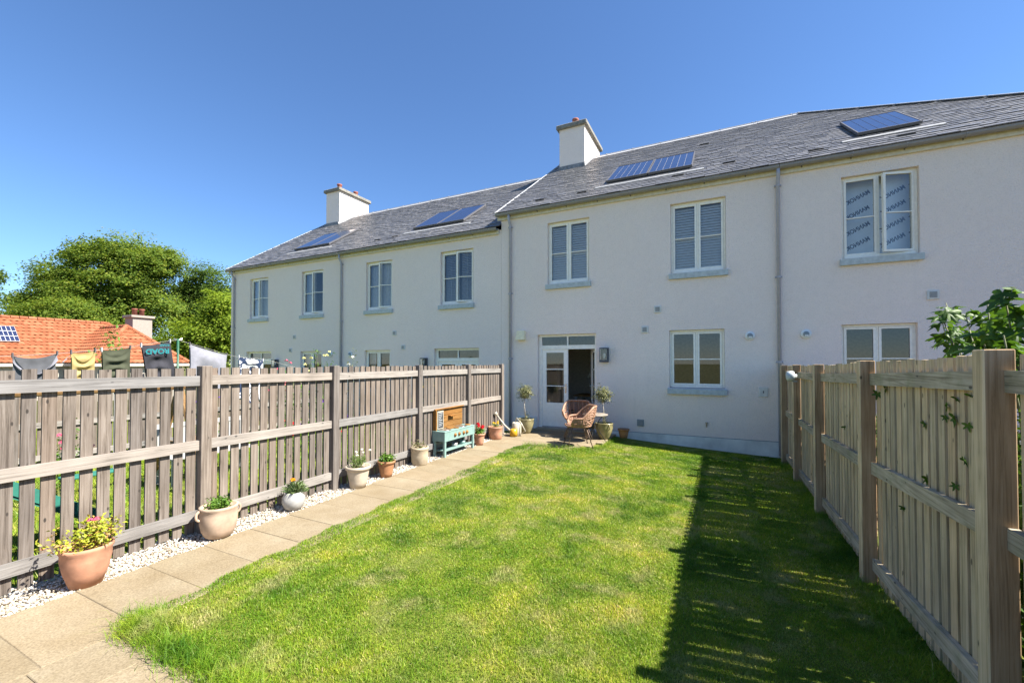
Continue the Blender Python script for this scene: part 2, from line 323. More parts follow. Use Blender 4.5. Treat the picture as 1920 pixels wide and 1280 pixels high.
# ------------------------------------------------------------------ mesh helpers
class MB:
    def __init__(s): s.v = []; s.f = []
    def add(s, vs, fs):
        o = len(s.v); s.v += [tuple(map(float, p)) for p in vs]; s.f += [tuple(i+o for i in f) for f in fs]; return s
    def quad(s, a, b, c, d): return s.add([a, b, c, d], [(0, 1, 2, 3)])
    def poly(s, pts): return s.add(pts, [tuple(range(len(pts)))])
    def box(s, a, b):
        x0, y0, z0 = a; x1, y1, z1 = b
        return s.add([(x0,y0,z0),(x1,y0,z0),(x1,y1,z0),(x0,y1,z0),(x0,y0,z1),(x1,y0,z1),(x1,y1,z1),(x0,y1,z1)],
                     [(0,3,2,1),(4,5,6,7),(0,1,5,4),(1,2,6,5),(2,3,7,6),(3,0,4,7)])
    def cbox(s, a, b, c=0.005):
        bm = bmesh.new(); bmesh.ops.create_cube(bm, size=1.0)
        for v in bm.verts: v.co = Vector([(a[i]+b[i])/2 + v.co[i]*(b[i]-a[i]) for i in range(3)])
        bmesh.ops.bevel(bm, geom=bm.edges[:], offset=c, segments=1, affect='EDGES')
        bm.verts.index_update(); s.add([v.co for v in bm.verts], [[v.index for v in f.verts] for f in bm.faces]); bm.free(); return s
    def obox(s, p0, p1, wid, thick, upv=(0, 0, 1)):
        p0, p1, upv = Vector(p0), Vector(p1), Vector(upv); d = (p1-p0).normalized()
        sd = d.cross(upv); sd = sd.normalized() if sd.length > 1e-6 else Vector((1, 0, 0)); u2 = sd.cross(d).normalized()
        pts = []
        for p in (p0, p1):
            for i, j in ((-1,-1),(1,-1),(1,1),(-1,1)): pts.append(p + sd*(i*wid/2) + u2*(j*thick/2))
        return s.add(pts, [(0,1,2,3),(7,6,5,4),(0,4,5,1),(1,5,6,2),(2,6,7,3),(3,7,4,0)])
    def tube(s, path, rad, n=8, closed=False, caps=True):
        P = [Vector(p) for p in path]; m = len(P)
        rr = rad if isinstance(rad, (list, tuple)) else [rad]*m
        prev = None; vs = []
        for i, p in enumerate(P):
            if closed: d = P[(i+1) % m]-P[i-1]
            else: d = P[min(i+1, m-1)]-P[max(i-1, 0)]
            d = d.normalized() if d.length > 1e-9 else Vector((0, 0, 1))
            if prev is None:
                a = Vector((0, 0, 1)) if abs(d.z) < 0.9 else Vector((1, 0, 0)); x = d.cross(a).normalized()
            else:
                x = prev - d*prev.dot(d); x = x.normalized() if x.length > 1e-6 else d.orthogonal().normalized()
            prev = x; y = d.cross(x)
            for k in range(n):
                a = 2*math.pi*k/n; vs.append(p + x*(rr[i]*math.cos(a)) + y*(rr[i]*math.sin(a)))
        fs = []
        for i in range(m if closed else m-1):
            for k in range(n):
                a0 = i*n+k; a1 = i*n+(k+1) % n; b0 = ((i+1) % m)*n+k; b1 = ((i+1) % m)*n+(k+1) % n
                fs.append((a0, a1, b1, b0))
        if caps and not closed: fs += [tuple(reversed(range(n))), tuple(range((m-1)*n, m*n))]
        return s.add(vs, fs)
    def lathe(s, prof, n=28, c=(0, 0, 0), sx=1.0, sy=1.0, wob=0.0):
        vs = []; m = len(prof)
        for r, z in prof:
            for k in range(n):
                a = 2*math.pi*k/n; q = r*(1+wob*math.sin(2*a+1))
                vs.append((c[0]+q*math.cos(a)*sx, c[1]+q*math.sin(a)*sy, c[2]+z))
        fs = [(i*n+k, i*n+(k+1) % n, (i+1)*n+(k+1) % n, (i+1)*n+k) for i in range(m-1) for k in range(n)]
        fs += [tuple(reversed(range(n))), tuple(range((m-1)*n, m*n))]
        return s.add(vs, fs)
    def build(s, name, mat, parent=None, smooth=False, world=True, kind=None):
        me = bpy.data.meshes.new(name); v = s.v
        if parent is not None and world:
            L = world_loc(parent); v = [(p[0]-L[0], p[1]-L[1], p[2]-L[2]) for p in v]
        me.from_pydata(v, [], s.f); me.materials.append(MATS[mat]); me.update()
        if smooth: me.polygons.foreach_set('use_smooth', [True]*len(me.polygons))
        o = bpy.data.objects.new(name, me); COL.objects.link(o)
        if parent is not None: o.parent = parent
        if kind: o['kind'] = kind
        return o
def world_loc(o):
    L = Vector((0, 0, 0))
    while o is not None: L = L + o.location; o = o.parent
    return L
def fast_mesh(name, verts, faces_flat, sizes, mat, parent=None, attr=None, kind=None, smooth=False):
    verts = np.asarray(verts, np.float32); me = bpy.data.meshes.new(name)
    if parent is not None: verts = verts - np.array(world_loc(parent), np.float32)
    nf = len(sizes); starts = np.concatenate(([0], np.cumsum(sizes)[:-1])).astype(np.int32)
    me.vertices.add(len(verts)); me.vertices.foreach_set('co', verts.ravel())
    me.loops.add(len(faces_flat)); me.loops.foreach_set('vertex_index', np.asarray(faces_flat, np.int32))
    me.polygons.add(nf); me.polygons.foreach_set('loop_start', starts)
    me.update(calc_edges=True); me.materials.append(MATS[mat])
    if smooth: me.polygons.foreach_set('use_smooth', np.ones(nf, bool))
    if attr is not None:
        a = me.attributes.new('rnd', 'FLOAT', 'POINT'); a.data.foreach_set('value', np.asarray(attr, np.float32))
    me.validate()
    o = bpy.data.objects.new(name, me); COL.objects.link(o)
    if parent is not None: o.parent = parent
    if kind: o['kind'] = kind
    return o
def thing(name, label, cat, loc=(0, 0, 0), rz=0.0, group=None):
    o = bpy.data.objects.new(name, None); COL.objects.link(o); o.empty_display_size = 0.1
    o.location = loc; o.rotation_euler = (0, 0, rz); o['label'] = label; o['category'] = cat
    if group: o['group'] = group
    return o
def tag(o, label, cat, group=None):
    o['label'] = label; o['category'] = cat
    if group: o['group'] = group
    return o
def empty(name, parent, loc=None):
    o = bpy.data.objects.new(name, None); COL.objects.link(o); o.parent = parent; o.empty_display_size = 0.05
    if loc is not None: o.location = Vector(loc) - world_loc(parent)
    return o
def inst(name, me, parent, loc, rot=(0, 0, 0), scale=(1, 1, 1)):
    o = bpy.data.objects.new(name, me); COL.objects.link(o); o.parent = parent
    o.location = loc; o.rotation_euler = rot; o.scale = scale; return o
def struct(o): o['kind'] = 'structure'; return o
def mesh_only(mb, name, mat, smooth=False):
    me = bpy.data.meshes.new(name); me.from_pydata(mb.v, [], mb.f); me.materials.append(MATS[mat]); me.update()
    if smooth: me.polygons.foreach_set('use_smooth', [True]*len(me.polygons))
    return me

def leaf_cloud(name, centers, normals, size, aspect, mat, parent, kind=None, jitter=0.35, dirs=None):
    """many folded leaves (2 tris each)"""
    n = len(centers); c = np.asarray(centers, np.float64); nrm = np.asarray(normals, np.float64)
    nrm = nrm + RNG.normal(0, jitter, (n, 3)); nrm /= np.linalg.norm(nrm, axis=1, keepdims=True)+1e-9
    d = RNG.normal(0, 1, (n, 3)) if dirs is None else np.asarray(dirs) + RNG.normal(0, 0.25, (n, 3))
    d -= nrm*np.sum(d*nrm, axis=1, keepdims=True); d /= np.linalg.norm(d, axis=1, keepdims=True)+1e-9
    sd = np.cross(nrm, d); L = (np.asarray(size)*RNG.uniform(0.65, 1.3, n))[:, None]; W = L*aspect*0.5
    v = np.empty((n, 4, 3))
    v[:, 0] = c - d*L*0.5; v[:, 1] = c + sd*W + nrm*L*0.1; v[:, 2] = c + d*L*0.5 - nrm*L*0.06; v[:, 3] = c - sd*W + nrm*L*0.1
    idx = np.arange(n)[:, None]*4
    f = np.concatenate([idx+np.array([[0, 1, 2]]), idx+np.array([[0, 2, 3]])], axis=1).ravel()
    return fast_mesh(name, v.reshape(-1, 3), f, np.full(n*2, 3), mat, parent, kind=kind)

# ================================================================== ground
def zr(Y): return np.interp(Y, [0.5, 1.5, 2.7, 4.7, 10.6], [0.0, -0.02, -0.06, -0.15, -0.25])
def gz(X, Y):
    t = np.clip((np.asarray(X, float)+2.6)/3.7, 0, 1); return zr(Y)*t**0.6
def sheet(name, x0, x1, y0, y1, z, mat, nx=1, ny=1, zf=None):
    xs = np.linspace(x0, x1, nx+1); ys = np.linspace(y0, y1, ny+1); mb = MB()
    vs = [(x, y, (zf(x, y) if zf else z)) for y in ys for x in xs]
    mb.add(vs, [(j*(nx+1)+i, j*(nx+1)+i+1, (j+1)*(nx+1)+i+1, (j+1)*(nx+1)+i) for j in range(ny) for i in range(nx)])
    return struct(mb.build(name, mat, smooth=True))
mb = MB(); ang = [2*math.pi*k/48 for k in range(48)]
mb.poly([(900*math.cos(a), 900*math.sin(a), -0.9) for a in ang]); struct(mb.build('ground', 'earth'))
sheet('lawn', -3.72, 1.75, 1.35, D-0.02, 0, 'turf', 40, 60, lambda x, y: float(gz(x, y))-0.004)
sheet('garden_ground', -4.95, 1.75, -4.0, D+0.05, -0.075, 'soil', 30, 60, lambda x, y: float(gz(x, y))-0.07)
MATS['plain_turf'] = m_turf('plain_turf', (0.11, 0.145, 0.02), (0.16, 0.195, 0.028), (0.21, 0.215, 0.05))
sheet('neighbour_lawn', -11.3, -4.96, -4.0, D-0.01, -0.13, 'plain_turf', 8, 8)
sheet('far_garden_lawn', -19.5, -11.32, -4.0, D-0.01, -0.32, 'plain_turf', 8, 8)
sheet('next_garden_ground', 1.77, 9.0, -4.0, D-0.01, -0.12, 'soil', 8, 8)

# ---------------------------------------------------------------- paving slabs
plain('mortar', (0.22, 0.18, 0.125), 0.95, var=0.2, scale=30)
path = bpy.data.objects.new('path', None); COL.objects.link(path); struct(path)
def slab(x0, x1, y0, y1, z=0.0, th=0.05):
    g = 0.0018; dz = random.uniform(-0.0025, 0.0025)
    mb = MB(); mb.cbox((x0+g, y0+g, z-th), (x1-g, y1-g, z+dz), 0.004); return mb.build('slab', 'paving', path)
def path_left(Y): return float(np.interp(Y, [1.0, 3.5, 5.2, 9.0], [-4.45, -4.50, -4.58, -4.70]))
yj = 1.485 - 0.4535*9
while yj < 8.0:
    y1 = yj+0.4535; xl = path_left((yj+y1)/2)
    slab(xl, -3.52, yj, y1)
    yj = y1
y_end = yj
for j in range(6):
    ya = y_end + j*0.4535; yb = min(ya+0.4535, D-0.03)
    if yb-ya < 0.05: break
    xs = [-4.78, -4.32, -3.87, -3.42, -2.97, -2.52, -2.3]
    if j == 0: xs = xs[:5]+[-2.62]
    if j == 1: xs = xs[:5]+[-2.45]
    for a, b in zip(xs, xs[1:]): slab(a, b, ya, yb)
for i in range(10):
    for j in range(9):
        slab(-3.52+0.45*i, -3.52+0.45*(i+1), 1.485-0.4535*(j+1)-0.06, 1.485-0.4535*j-0.06)
mb = MB(); mb.box((-4.36, D-0.42, -0.01), (-2.84, D-0.02, 0.045)); mb.build('door_step', 'paving', path)

# ---------------------------------------------------------------- gravel strip
def gravel():
    ys = []; base = bmesh.new(); bmesh.ops.create_icosphere(base, subdivisions=1, radius=1.0)
    bv = np.array([v.co[:] for v in base.verts]); bf = np.array([[v.index for v in f.verts] for f in base.faces]); base.free()
    N = 15000; Y = 0.2 + 9.0*RNG.random(N)**1.25; xl = np.interp(Y, [1.0, 3.5, 5.2, 9.0], [-4.45, -4.50, -4.58, -4.70])
    X = -4.93 + RNG.random(N)*(xl+0.02+4.93)
    Z = -0.020 + RNG.random(N)*0.02 + np.clip((-X-4.62)*0.05, 0, 0.02)
    S = RNG.uniform(0.0055, 0.0125, (N, 1))*RNG.uniform(0.65, 1.25, (N, 3))*np.array([1, 1, 0.75])
    a = RNG.random(N)*6.28; ca, sa = np.cos(a), np.sin(a)
    pv = bv[None]*S[:, None, :]*(1+RNG.normal(0, 0.14, (N, len(bv), 1)))
    x = pv[..., 0]*ca[:, None]-pv[..., 1]*sa[:, None]+X[:, None]; y = pv[..., 0]*sa[:, None]+pv[..., 1]*ca[:, None]+Y[:, None]
    z = pv[..., 2]+Z[:, None]
    V = np.stack([x, y, z], -1).reshape(-1, 3); Fc = (bf[None]+np.arange(N)[:, None, None]*len(bv)).reshape(-1)
    o = fast_mesh('gravel', V, Fc, np.full(N*len(bf), 3), 'gravel', kind='stuff')
    tag(o, 'white and cream gravel strip along the foot of the sunlit fence', 'gravel')
gravel()
sheet('joint_mortar', -4.46, -3.5, -2.6, 8.2, -0.007, 'mortar')
sheet('patio_bed', -4.75, -2.64, 8.22, D-0.03, -0.007, 'mortar')
sheet('gravel_bed', -4.95, -4.35, -2.6, 9.6, -0.024, 'stoneware')

# ---------------------------------------------------------------- grass blades
def lawn_inside(X, Y):
    le = np.interp(Y, [1.40, 1.5, 2.0, 3.1, 4.9, 6.4, 7.95], [-3.50, -3.60, -3.65, -3.70, -3.75, -3.78, -3.87])
    le = le + 0.02*np.sin(Y*7.3)+0.015*np.sin(Y*17)
    front = 1.40 + 0.05*np.sin(X*5.1)+0.03*np.sin(X*13)
    # far edge round the patio
    fe = np.interp(X, [-3.9, -3.7, -3.3, -2.9, -2.6, -2.4, -2.28, -2.15, 1.6], [7.9, 8.35, 8.42, 8.32, 8.40, 8.9, 9.75, 10.1, D-0.05])
    fe = fe + 0.04*np.sin(X*9)+0.02*np.sin(X*23)
    return (X > le) & (Y > front) & (Y < fe) & (X < 1.35)
def blades(name, X, Y, Z, hgt, wid, lean, rnd, label, two=True):
    n = len(X); a = RNG.random(n)*2*np.pi; ca, sa = np.cos(a), np.sin(a)
    la = RNG.random(n)*2*np.pi; lx, ly = np.cos(la)*lean*hgt, np.sin(la)*lean*hgt
    b = np.stack([X, Y, Z], -1); sd = np.stack([ca, sa, np.zeros(n)], -1)*(wid/2)[:, None]
    tip = b + np.stack([lx, ly, hgt*np.sqrt(np.clip(1-lean**2*0.5, 0.1, 1))], -1)
    if two:
        mid = b + np.stack([lx*0.32, ly*0.32, hgt*0.58], -1)
        V = np.stack([b-sd, b+sd, mid+sd*0.8, mid-sd*0.8, tip], 1).reshape(-1, 3)
        idx = np.arange(n)[:, None]*5
        Fc = (idx+np.array([[0, 1, 2, 0, 2, 3, 3, 2, 4]])).ravel(); k = 5; nf = 3
    else:
        V = np.stack([b-sd, b+sd, tip], 1).reshape(-1, 3); idx = np.arange(n)[:, None]*3
        Fc = (idx+np.array([[0, 1, 2]])).ravel(); k = 3; nf = 1
    o = fast_mesh(name, V, Fc, np.full(n*nf, 3), 'grass', attr=np.repeat(rnd, k), kind='stuff')
    tag(o, label, 'grass'); return o
def vnoise(X, Y, s, seed):
    r = np.random.default_rng(seed); g = r.random((64, 64)); x = X*s+20; y = Y*s+20
    xi = np.floor(x).astype(int); yi = np.floor(y).astype(int); fx = x-xi; fy = y-yi; fx = fx*fx*(3-2*fx); fy = fy*fy*(3-2*fy)
    G = lambda i, j: g[i % 64, j % 64]
    return (G(xi, yi)*(1-fx)+G(xi+1, yi)*fx)*(1-fy)+(G(xi, yi+1)*(1-fx)+G(xi+1, yi+1)*fx)*fy
def lawn():
    N = 1500000; X = -4.0+5.4*RNG.random(N); Y = 1.3+9.3*RNG.random(N)
    dist = -X*math.sin(TH)+Y*math.cos(TH)
    keep = lawn_inside(X, Y) & (RNG.random(N) < np.clip((2.7/np.maximum(dist, 1))**1.15, 0.13, 1.0))
    keep &= ~((vnoise(X, Y, 2.3, 5) > 0.80) & (RNG.random(N) < 0.45))
    X, Y = X[keep], Y[keep]; dist = dist[keep]; n = len(X); Z = gz(X, Y)-0.006
    clump = vnoise(X, Y, 5, 3)*0.5+vnoise(X, Y, 1.6, 4)*0.5
    hg = (0.011+0.021*clump)*RNG.uniform(0.6, 1.25, n)
    edge = np.exp(-((X+3.66)/0.10)**2)+np.exp(-((X-1.2)/0.15)**2)*0.9
    hg *= 1+edge*0.35
    wd = 0.0030*RNG.uniform(0.7, 1.4, n)*np.clip(dist/2.6, 1, 3.2)
    lean = RNG.uniform(0.2, 1.0, n); rnd = np.clip(RNG.normal(0.42+0.35*(vnoise(X, Y, 1.1, 9)-0.5)+0.25*(vnoise(X, Y, 4.0, 12)-0.5)-0.28*np.clip(edge, 0, 1), 0.26, n), 0, 1)
    near = dist < 4.6
    blades('grass', X[near], Y[near], Z[near], hg[near], wd[near], lean[near], rnd[near], 'short mown grass of the enclosed lawn where it meets the wide paving')
    far = ~near
    blades('grass', X[far], Y[far], Z[far], hg[far]*1.15, wd[far]*1.2, lean[far], rnd[far], 'short mown grass of the enclosed lawn in front of the house wall', two=False)
    # long uncut fringe at the corner of the lawn and under the shaded fence
    m = 5200; t = RNG.random(m); X = np.where(t < 0.5, RNG.normal(-3.42, 0.10, m), RNG.uniform(-3.5, -2.2, m)); Y = np.where(t < 0.5, RNG.normal(1.50, 0.06, m), RNG.normal(1.42, 0.05, m))
    X2 = np.concatenate([RNG.normal(1.12, 0.07, 5000), RNG.normal(-2.24, 0.04, 900), RNG.uniform(-3.8, -2.4, 900)]); Y2 = np.concatenate([RNG.uniform(1.6, 10.3, 5000), RNG.uniform(8.7, 10.2, 900), RNG.normal(8.33, 0.05, 900)])
    X = np.concatenate([X, X2]); Y = np.concatenate([Y, Y2]); n = len(X)
    blades('long_grass', X, Y, gz(X, Y)-0.01, RNG.uniform(0.05, 0.13, n), RNG.uniform(0.002, 0.004, n), RNG.uniform(0.3, 1.25, n), np.clip(RNG.normal(0.3, 0.25, n), 0, 1), 'long uncut grass fringing the lawn corner and the shaded fence foot')
    n = 70000; X = RNG.uniform(-11, -5.0, n); Y = RNG.uniform(0.5, 10, n)
    blades('neighbour_grass', X, Y, np.full(n, -0.13), RNG.uniform(0.03, 0.08, n), np.full(n, 0.012), RNG.uniform(0.3, 0.9, n), np.clip(RNG.normal(0.35, 0.2, n), 0, 1), 'grass of the neighbouring garden seen through the sunlit fence', two=False)
lawn()

# ================================================================== houses
PIT = R(34); EY = D-0.12
RIDGE_Y = 15.70
def roof_px(x, y, ez):
    d = ray(x, y); t = math.tan(PIT); s = (ez-H-t*EY)/(d[2]-t*d[1]); p = _c+d*s
    return p[0], (p[1]-EY)/math.cos(PIT)
def roof_pt(x, s, h, ez):   # point on the garden-side slope: along, up the slope, off the slope
    return (x, EY+s*math.cos(PIT)-h*math.sin(PIT), ez+s*math.sin(PIT)+h*math.cos(PIT))
SL = (RIDGE_Y-EY)/math.cos(PIT)
WT = 0.30                                 # wall thickness

def front_wall(house, x0, x1, ztop, zbot, openings, name='wall'):
    xs = sorted({x0, x1, *[o[0] for o in openings], *[o[1] for o in openings]})
    zs = sorted({zbot, ztop, *[o[2] for o in openings], *[o[3] for o in openings]})
    mb = MB()
    for a, b in zip(xs, xs[1:]):
        for c, d in zip(zs, zs[1:]):
            if any(o[0] <= a+1e-6 and b <= o[1]+1e-6 and o[2] <= c+1e-6 and d <= o[3]+1e-6 for o in openings): continue
            mb.quad((a, D, c), (b, D, c), (b, D, d), (a, D, d)); mb.quad((b, D+WT, c), (a, D+WT, c), (a, D+WT, d), (b, D+WT, d))
    for (a, b, c, d) in openings:
        mb.quad((a, D, c), (a, D, d), (a, D+WT, d), (a, D+WT, c)); mb.quad((b, D, d), (b, D, c), (b, D+WT, c), (b, D+WT, d))
        mb.quad((a, D, d), (b, D, d), (b, D+WT, d), (a, D+WT, d)); mb.quad((b, D, c), (a, D, c), (a, D+WT, c), (b, D+WT, c))
    yb = 2*RIDGE_Y-D; rz = ztop+(RIDGE_Y-EY)*math.tan(PIT)-0.05
    mb.quad((x1, yb, zbot), (x0, yb, zbot), (x0, yb, ztop), (x1, yb, ztop))
    for x in (x0, x1): mb.poly([(x, D, zbot), (x, yb, zbot), (x, yb, ztop), (x, RIDGE_Y, rz), (x, D, ztop)])
    return mb.build(name, 'harl', house)

def window(house, x0, x1, zs0, zh, kind='shutter', ajar=0.0, bars=True):
    """opening from sill top to head; sill stands proud below"""
    zs = zs0+0.14; W = empty('window', house, ((x0+x1)/2, D, zs))
    mb = MB(); mb.add([(x0-0.04, D-0.075, zs0), (x1+0.04, D-0.075, zs0), (x1+0.04, D+0.12, zs0), (x0-0.04, D+0.12, zs0),
                       (x0-0.04, D-0.075, zs-0.02), (x1+0.04, D-0.075, zs-0.02), (x1+0.04, D+0.12, zs+0.01), (x0-0.04, D+0.12, zs+0.01)],
                      [(0,3,2,1),(4,5,6,7),(0,1,5,4),(1,2,6,5),(2,3,7,6),(3,0,4,7)]); mb.build('sill', 'sill', W)
    yf = D+0.085; a, b, z0, z1 = x0+0.004, x1-0.004, zs+0.013, zh-0.004; t = 0.045; xm = (a+b)/2
    mb = MB()
    for q in (((a, yf, z0), (a+t, yf+0.07, z1)), ((b-t, yf, z0), (b, yf+0.07, z1)), ((a+t, yf, z1-t), (b-t, yf+0.07, z1)), ((a+t, yf-0.03, z0), (b-t, yf+0.07, z0+t)), ((xm-0.018, yf, z0+t), (xm+0.018, yf+0.07, z1-t))): mb.box(*q)
    mb.build('frame', 'frame', W)
    zm = (z0+z1)/2 - 0.01
    for k, (ca, cb) in enumerate(((a+t+0.003, xm-0.021), (xm+0.021, b-t-0.003))):
        c0, c1 = z0+t+0.004, z1-t-0.004; ft = 0.042; y0 = yf-0.012
        ang = ajar if k == 1 else 0.0
        piv = empty('casement', W, (cb if k == 1 else ca, y0, c0)); P0 = Vector((cb if k == 1 else ca, y0, c0))
        if ang: piv.rotation_euler = (0, 0, ang)
        def part(mbx, nm, mt): return mbx.build(nm, mt, piv)
        mb = MB()
        for q in (((ca, y0, c0), (ca+ft, y0+0.055, c1)), ((cb-ft, y0, c0), (cb, y0+0.055, c1)), ((ca+ft, y0, c1-ft), (cb-ft, y0+0.055, c1)), ((ca+ft, y0, c0), (cb-ft, y0+0.055, c0+ft))): mb.box(*q)
        part(mb, 'casement_frame', 'frame')
        if bars:
            mb = MB(); mb.box((ca+ft, y0+0.008, zm-0.011), (cb-ft, y0+0.05, zm+0.011)); part(mb, 'glazing_bar', 'frame')
        for (p0, p1) in (((c0+ft, zm-0.011), (zm+0.011, c1-ft)) if bars else ((c0+ft, c1-ft),)):
            mb = MB(); mb.quad((ca+ft, y0+0.03, p0), (cb-ft, y0+0.03, p0), (cb-ft, y0+0.03, p1), (ca+ft, y0+0.03, p1)); part(mb, 'pane', 'glass')
        if kind in ('shutter', 'blind'):
            mb = MB(); yy = D+0.19; mt = 'shutter' if kind == 'shutter' else 'blind_dark'
            pitch = 0.062 if kind == 'shutter' else 0.05; z = c0+0.02
            while z < c1-0.02:
                mb.obox((ca+0.045, yy, z), (cb-0.045, yy, z), 0.066 if kind == 'shutter' else 0.045, 0.006, (0, 0.87, -0.5) if kind == 'shutter' else (0, 0.8, -0.6)); z += pitch
            if kind == 'shutter':
                for q in ((ca-0.02, ca+0.045), (cb-0.045, cb+0.02)): mb.box((q[0], yy-0.018, c0), (q[1], yy+0.018, c1))
                mb.box((ca+0.045, yy-0.018, zm-0.03), (cb-0.045, yy+0.018, zm+0.03))
            else: mb.box(((ca+cb)/2-0.012, yy-0.03, c0), ((ca+cb)/2+0.012, yy-0.026, c1))
            mb.build('louvre_blind', mt, W)
        if kind == 'curtain':
            mb = MB(); yy = D+0.24; n = 14; xs = np.linspace(ca-0.05, ca+0.22 if k == 0 else cb+0.05, n) if k == 0 else np.linspace(cb-0.20, cb+0.05, n)
            pts = [(x, yy+0.02*math.sin(i*1.9)) for i, x in enumerate(xs)]
            for (xa, ya), (xb, yb) in zip(pts, pts[1:]): mb.quad((xa, ya, c0-0.05), (xb, yb, c0-0.05), (xb, yb, c1), (xa, ya, c1))
            mb.build('curtain', 'curtain', W, smooth=True)
        if kind == 'net':
            mb = MB(); yy = D+0.22; n = 24; xs = np.linspace(ca-0.04, cb+0.04, n); pts = [(x, yy+0.014*math.sin(i*1.7+k)) for i, x in enumerate(xs)]
            for (xa, ya), (xb, yb) in zip(pts, pts[1:]): mb.quad((xa, ya, c0-0.05), (xb, yb, c0-0.05), (xb, yb, c1), (xa, ya, c1))
            mb.build('curtain', 'curtain', W, smooth=True)
    return W

def french_door(house, x0, x1, zb, zh, half_open=False):
    Dr = empty('door', house, ((x0+x1)/2, D, zb)); yf = D+0.10; t = 0.055
    a, b = x0+0.004, x1-0.004; zt = zh-0.285; z1 = zh-0.004
    mb = MB()
    for q in (((a, yf, zb), (a+t+0.03, yf+0.08, z1)), ((b-t, yf, zb), (b, yf+0.08, z1)), ((a+t+0.03, yf, z1-t), (b-t, yf+0.08, z1)), ((a+t+0.03, yf, zt-0.105), (b-t, yf+0.08, zt))): mb.box(*q)
    fx0, fx1 = a+t+0.03, b-t; xm = (fx0+fx1)/2
    mb.box((xm-0.018, yf, zt), (xm+0.018, yf+0.08, z1-t)); mb.build('frame', 'frame', Dr)
    for p0, p1 in ((fx0, xm-0.018), (xm+0.018, fx1)):
        mb = MB(); mb.quad((p0, yf+0.04, zt), (p1, yf+0.04, zt), (p1, yf+0.04, z1-t), (p0, yf+0.04, z1-t)); mb.build('pane', 'glass', Dr)
    mb = MB(); mb.box((fx0, yf-0.02, zb), (fx1, yf+0.09, zb+0.028)); mb.build('threshold', 'steel', Dr)
    top = zt-0.108
    for k in range(2):
        la, lb = (fx0+0.002, xm-0.002) if k == 0 else (xm+0.002, fx1-0.002)
        if half_open and k == 1:
            piv = empty('door_leaf', Dr, (lb, yf+0.02, zb)); piv.rotation_euler = (0, 0, R(-66))
        else: piv = empty('door_leaf', Dr, (la, yf+0.02, zb))
        st = 0.115; y0 = yf+0.02; y1 = yf+0.066; p0 = zb+0.03; g0, g1 = zb+0.66, top-0.085
        mb = MB()
        for q in (((la, y0, p0), (la+st, y1, top)), ((lb-st, y0, p0), (lb, y1, top)), ((la+st, y0, g1), (lb-st, y1, top)), ((la+st, y0, p0), (lb-st, y1, g0))): mb.box(*q)
        mb.build('leaf_frame', 'door_paint', piv)
        mb = MB(); mb.cbox((la+st-0.02, y0-0.008, p0+0.16), (lb-st+0.02, y0-0.001, g0-0.14), 0.003); mb.build('raised_panel', 'door_paint', piv)
        h3 = (g1-g0)/3
        for j in range(3):
            za, zc = g0+j*h3, g0+(j+1)*h3
            mb = MB(); mb.quad((la+st, y0+0.022, za+0.011*(j > 0)), (lb-st, y0+0.022, za+0.011*(j > 0)), (lb-st, y0+0.022, zc-0.011*(j < 2)), (la+st, y0+0.022, zc-0.011*(j < 2))); mb.build('pane', 'glass', piv)
            if j: mb = MB(); mb.box((la+st, y0+0.004, za-0.011), (lb-st, y0+0.04, za+0.011)); mb.build('glazing_bar', 'door_paint', piv)
        hx = lb-st/2 if k == 0 else la+st/2
        mb = MB(); mb.box((hx-0.018, y0-0.008, zb+0.93), (hx+0.018, y0-0.001, zb+1.16)); mb.tube([(hx, y0-0.005, zb+1.10), (hx, y0-0.05, zb+1.10), (hx-0.11*(1 if k == 0 else -1), y0-0.05, zb+1.10)], 0.009, 8)
        mb.build('handle', 'chrome', piv)
    return Dr

